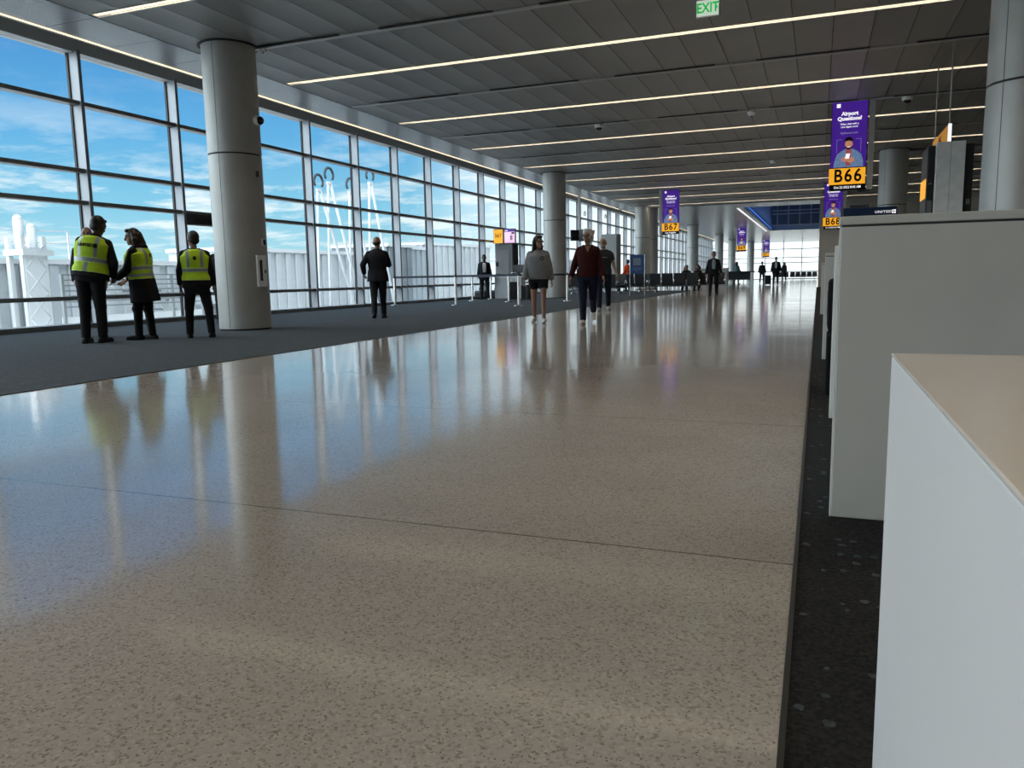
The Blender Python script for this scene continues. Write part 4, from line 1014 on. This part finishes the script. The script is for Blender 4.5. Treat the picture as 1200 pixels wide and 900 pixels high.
# direction along +Y: local x runs along the bridge, local y away from the hall
jetbridge('pale corrugated boarding bridge outside, left of the dark-suited man', (-20.0, 23.0), (-20.0, 33.2), -1.6, 2.16, 2.8, M['jet'])
jetbridge('pale boarding bridge outside behind the yellow-vested workers', (-20.4, 6.0), (-20.4, 22.6), -1.6, 1.62, 2.8, M['jet'])
jetbridge('tall pale corrugated boarding bridge outside, right of the dark grey one', (-21.0, 40.0), (-20.0, 47.5), -1.6, 2.95, 3.0, M['jet'])
jetbridge('dark grey corrugated boarding bridge head outside behind the belt posts', (-20.0, 34.3), (-20.0, 36.9), -1.6, 2.66, 3.2, M['jetdark'])
jetbridge('mid grey corrugated boarding bridge box just right of the dark grey one', (-20.3, 37.1), (-20.3, 39.6), -1.6, 2.6, 3.0, mat('jetway_mid', (.30, .33, .36), .55, 0, .4, .1, .8))
jetbridge('pale boarding bridge outside beyond the second column', (-20.0, 54.0), (-20.0, 66.0), -1.6, 2.3, 2.8, M['jet'])
# A-frame masts with ring heads
def mast(lab, y, top, spread, x=-18.6, lean=0.0):
    t = thing('mast', lab, 'mast', (x, y, -4.5), 0, 'white ring-headed masts outside'); H = top + 4.5
    b = MB(); b.cone((0, -.5, 0), (0, 0, H - .3), .055, .05, 12); b.build('upright', M['jet'], t, True)
    b = MB(); b.cone((0, spread, 0), (0, .18, H - .3), .065, .055, 12); b.build('strut', M['jet'], t, True)
    MB().box(-.05, .05, -.06, .24, H - .36, H - .22, .02).build('head_block', M['jet'], t)
    ring = MB(); pts = [(0, .09 + .30 * math.cos(a), H + .06 + .27 * math.sin(a)) for a in [R(q) for q in range(-40, 221, 20)]]
    ring.tube(pts, .05, 10); ring.build('ring', mat('ring_rubber', (.02, .03, .045), .5), t, True)
    ring = MB(); pts = [(0, .09 + .20 * math.cos(a), H + .12 + .17 * math.sin(a)) for a in [R(q) for q in range(0, 181, 20)]]
    ring.tube(pts, .018, 8); ring.build('inner_ring', MATS['ring_rubber'], t, True)
    return t
mast('white ring-headed mast outside, tallest in the pane left of the dark-suited man', 27.45, 5.1, 3.7)
mast('white ring-headed mast outside, second from the tallest in the same pane', 29.0, 4.85, 3.5)
mast('white ring-headed mast outside crossing the window bar above the dark-suited man', 30.6, 5.42, 3.1)
mast('white ring-headed mast outside, half behind the left window post', 26.7, 4.75, 4.2)
mast('white ring-headed mast seen past the second column', 84.0, 7.6, 3.0, -24)
mast('white ring-headed mast seen past the second column, further right', 93.0, 7.9, 3.0, -24)
mat('rail_grey', (.22, .23, .24), .5)
# guard rail and lift tower outside at the left
t = thing('guard_rail', 'white steel guard rail outside behind the yellow-vested workers', 'railing', (-17.0, 13.72, -4.5))
b = MB(); L = 4.6
for k in range(7): MB().box(-.02, .02, 0, L, 4.85 + k * .13, 4.885 + k * .13).build('rail', MATS['rail_grey'], t)
for k in range(5): MB().box(-.035, .035, k * L / 4 - .035, k * L / 4 + .035, 0, 5.66).build('post', MATS['rail_grey'], t)
MB().box(-.1, .0, 0, L, 3.9, 4.62).build('kick_plate', M['jetwhite'], t)
t = thing('outdoor_stair', 'pale outdoor stair with dark treads beside the guard rail', 'stairs', (-18.6, 17.2, -4.5))
for k in range(12):
    MB().box(-.6, .6, k * .27, k * .27 + .30, 5.45 - k * .28, 5.50 - k * .28).build('tread', M['jetdark'], t)
for x in (-.65, .62): MB().box(x, x + .04, 0, 4.4, -.12, .12, Mx=Matrix.Translation((0, 0, 5.42)) @ Matrix.Rotation(R(-46), 4, 'X')).build('stringer', M['jetwhite'], t)
t = thing('equipment_cabinet', 'small grey cabinet outside beside the big column', 'cabinet', (-17.6, 19.3, -4.5))
MB().box(-.3, .3, -.35, .35, 0, 4.75, .02).build('cabinet_body', M['jetdark'], t); MB().box(.3, .32, -.28, .28, 3.9, 4.6).build('cabinet_door', M['midgrey'], t)
t = thing('lift_tower', 'white lattice tower with stacked pipes outside at the far left', 'tower', (-19.7, 14.93, -4.5))
for x in (-.25, .25):
    for y in (-.30, .30): MB().box(x - .06, x + .06, y - .06, y + .06, 0, 6.7).build('tower_leg', M['jetwhite'], t)
MB().box(.26, .32, -.30, .30, 0, 6.4).build('tower_panel', M['jetwhite'], t)
b = MB()
for k in range(9):
    z = .6 + k * .66; b.cone((.30, -.28, z), (.30, .28, z + .6), .03, .03, 8); b.cone((.30, .28, z), (.30, -.28, z + .6), .03, .03, 8)
b.build('lattice', M['jetwhite'], t, True)
MB().cone((0, -.16, 6.2), (0, -.16, 7.15), .12, .12, 16).ball((0, -.16, 7.15), .12, 14).build('pipe', M['jetwhite'], t, True)
MB().cone((0, .20, 5.6), (0, .20, 6.95), .11, .11, 16).ball((0, .20, 6.95), .11, 14).build('pipe', M['jetwhite'], t, True)
MB().box(-.35, .4, -.4, .5, 6.2, 6.35).build('head_plate', M['jetwhite'], t)
t = thing('roof_rail', 'thin white roof railing on the bridge beside the lift tower', 'railing', (-20.3, 11.0, 1.62))
for z in (.45, .80): MB().box(-.015, .015, 0, 5.75, z, z + .03).build('rail', M['jetwhite'], t)
for k in range(6): MB().box(-.02, .02, k * 1.14, k * 1.14 + .035, 0, .83).build('post', M['jetwhite'], t)
# low flat buildings on the horizon
for k, (x, y, w, d, h, c) in enumerate(((-150, 60, 30, 60, 4.6, 'pale flat terminal building far across the apron, left part'), (-150, 190, 30, 90, 5.0, 'pale flat terminal building far across the apron, beyond the belt posts'))):
    t = thing('terminal_building', c, 'building', (x, y, -4.5))
    MB().box(-w / 2, w / 2, -d / 2, d / 2, 0, h).build('wall', M['jet'], t); MB().box(-w / 2 - .5, w / 2 + .5, -d / 2 - .5, d / 2 + .5, h, h + .4).build('roof', M['jetwhite'], t)
    MB().box(w / 2, w / 2 + .1, -d / 2 + 2, d / 2 - 2, 1.5, 3.2).build('window_band', M['wellglass'], t)

# ------------------------------------------------------------------ sky and sun
wd = bpy.data.worlds.new('sky'); SC.world = wd; wd.use_nodes = True
nt = wd.node_tree; N = nt.nodes.new; Lk = nt.links.new
bg = nt.nodes['Background']; tc = N('ShaderNodeTexCoord'); sp_ = N('ShaderNodeSeparateXYZ'); Lk(tc.outputs['Generated'], sp_.inputs[0])
def mth(op, a, b=None, c=None):
    n = N('ShaderNodeMath'); n.operation = op
    for k, v in enumerate((a, b, c)):
        if v is None: continue
        if isinstance(v, (int, float)): n.inputs[k].default_value = v
        else: Lk(v, n.inputs[k])
    return n.outputs[0]
def ramp(sock, pts):
    r = N('ShaderNodeValToRGB'); Lk(sock, r.inputs[0]); e = r.color_ramp.elements
    while len(e) < len(pts): e.new(.5)
    for k, (p, c) in enumerate(pts): e[k].position = p; e[k].color = (*c, 1)
    return r.outputs[0]
Z = sp_.outputs['Z']
sky = ramp(mth('MAXIMUM', Z, 0.0), [(0, (.58, .74, .80)), (.03, (.43, .70, .80)), (.09, (.25, .58, .78)), (.17, (.13, .42, .74)), (.27, (.075, .28, .62)), (.6, (.05, .20, .50))])
zz = mth('ADD', mth('MAXIMUM', Z, 0.0), .09)
cx = mth('DIVIDE', sp_.outputs['X'], zz); cy = mth('DIVIDE', sp_.outputs['Y'], zz)
cmb = N('ShaderNodeCombineXYZ'); Lk(cx, cmb.inputs[0]); Lk(cy, cmb.inputs[1])
cn = N('ShaderNodeTexNoise'); cn.inputs['Scale'].default_value = 1.5; cn.inputs['Detail'].default_value = 10; cn.inputs['Roughness'].default_value = .62; Lk(cmb.outputs[0], cn.inputs['Vector'])
cl = ramp(cn.outputs['Fac'], [(.49, (0, 0, 0)), (.63, (1, 1, 1))])
band = ramp(mth('MAXIMUM', Z, 0.0), [(0, (.3, .3, .3)), (.06, (.8, .8, .8)), (.10, (1, 1, 1)), (.15, (.4, .4, .4)), (.20, (.10, .10, .10)), (.4, (.06, .06, .06))])
fac = mth('MULTIPLY', cl, band)
m1 = N('ShaderNodeMix'); m1.data_type = 'RGBA'; Lk(fac, m1.inputs[0]); Lk(sky, m1.inputs[6]); m1.inputs[7].default_value = (.93, .96, .97, 1)
# the sky is whiter towards the end of the hall, where the sun stands behind thin cloud
cosaz = mth('DIVIDE', sp_.outputs['Y'], mth('SQRT', mth('ADD', mth('MULTIPLY', sp_.outputs['X'], sp_.outputs['X']), mth('MULTIPLY', sp_.outputs['Y'], sp_.outputs['Y']))))
az = mth('MULTIPLY', ramp(cosaz, [(.88, (0, 0, 0)), (.98, (1, 1, 1))]),
         ramp(mth('MAXIMUM', Z, 0.0), [(0, (1, 1, 1)), (.25, (.6, .6, .6)), (.5, (0, 0, 0))]))
m2 = N('ShaderNodeMix'); m2.data_type = 'RGBA'; Lk(az, m2.inputs[0]); Lk(m1.outputs[2], m2.inputs[6]); m2.inputs[7].default_value = (1.35, 1.37, 1.38, 1)
# extra sky glow added behind and beside the viewer, unseen, to light the hall
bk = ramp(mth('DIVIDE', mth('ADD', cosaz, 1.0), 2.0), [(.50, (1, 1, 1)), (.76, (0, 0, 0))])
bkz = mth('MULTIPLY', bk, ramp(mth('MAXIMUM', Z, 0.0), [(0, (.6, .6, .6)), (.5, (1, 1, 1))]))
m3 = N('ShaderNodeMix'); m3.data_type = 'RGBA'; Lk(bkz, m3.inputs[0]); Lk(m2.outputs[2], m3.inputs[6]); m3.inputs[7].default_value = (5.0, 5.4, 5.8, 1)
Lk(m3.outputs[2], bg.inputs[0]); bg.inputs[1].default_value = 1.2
sl = bpy.data.lights.new('sun', 'SUN'); sl.energy = 1.1; sl.angle = R(1); sl.color = (1, .94, .85)
so = bpy.data.objects.new('sun', sl); COL.objects.link(so)
so.rotation_euler = Vector((-.80, -.35, -.50)).to_track_quat('-Z', 'Y').to_euler()
# lamp of the blue cove in the light well
la = bpy.data.lights.new('cove_lamp', 'AREA'); la.shape = 'RECTANGLE'; la.size = 28; la.size_y = .1; la.energy = 90; la.color = (.25, .45, 1.0)
lo = bpy.data.objects.new('cove_lamp', la); COL.objects.link(lo); lo.location = (WLX0 + .3, (WLY0 + WLY1) / 2, CZ + .25); lo.rotation_euler = (0, R(140), R(90))
lo.matrix_world = Matrix.Translation(lo.location) @ Matrix(((0, 1, 0), (1, 0, 0), (0, 0, -1))).to_4x4()
lo.matrix_world = Matrix.Translation((WLX0 + .3, (WLY0 + WLY1) / 2, CZ + .25)) @ Vector((.5, 0, 1)).to_track_quat('-Z', 'Y').to_matrix().to_4x4()

# ------------------------------------------------------------------ camera and colour
f = 912.0; YAW, PIT, ROL = 0.3734563, 0.1356139, 0.0183650
fw = Vector((-math.sin(YAW) * math.cos(PIT), math.cos(YAW) * math.cos(PIT), -math.sin(PIT)))
rt = Vector((math.cos(YAW), math.sin(YAW), 0)); dn = fw.cross(rt)
r2 = rt * math.cos(ROL) + dn * math.sin(ROL); d2 = dn * math.cos(ROL) - rt * math.sin(ROL)
cd = bpy.data.cameras.new('camera'); cd.sensor_width = 36; cd.lens = f / 1200 * 36; cd.clip_end = 1000; cd.clip_start = .05
co = bpy.data.objects.new('camera', cd); COL.objects.link(co)
co.matrix_world = Matrix(((r2.x, -d2.x, -fw.x, 0), (r2.y, -d2.y, -fw.y, 0), (r2.z, -d2.z, -fw.z, .88), (0, 0, 0, 1)))
SC.camera = co
vs = SC.view_settings; vs.view_transform = 'Standard'; vs.look = 'None'; vs.gamma = 1; vs.exposure = 0.0; vs.use_curve_mapping = False
SC.cycles.use_denoising = True
SC.cycles.max_bounces = 8; SC.cycles.diffuse_bounces = 4; SC.cycles.glossy_bounces = 4; SC.cycles.transparent_max_bounces = 16
SC.cycles.sample_clamp_indirect = 6
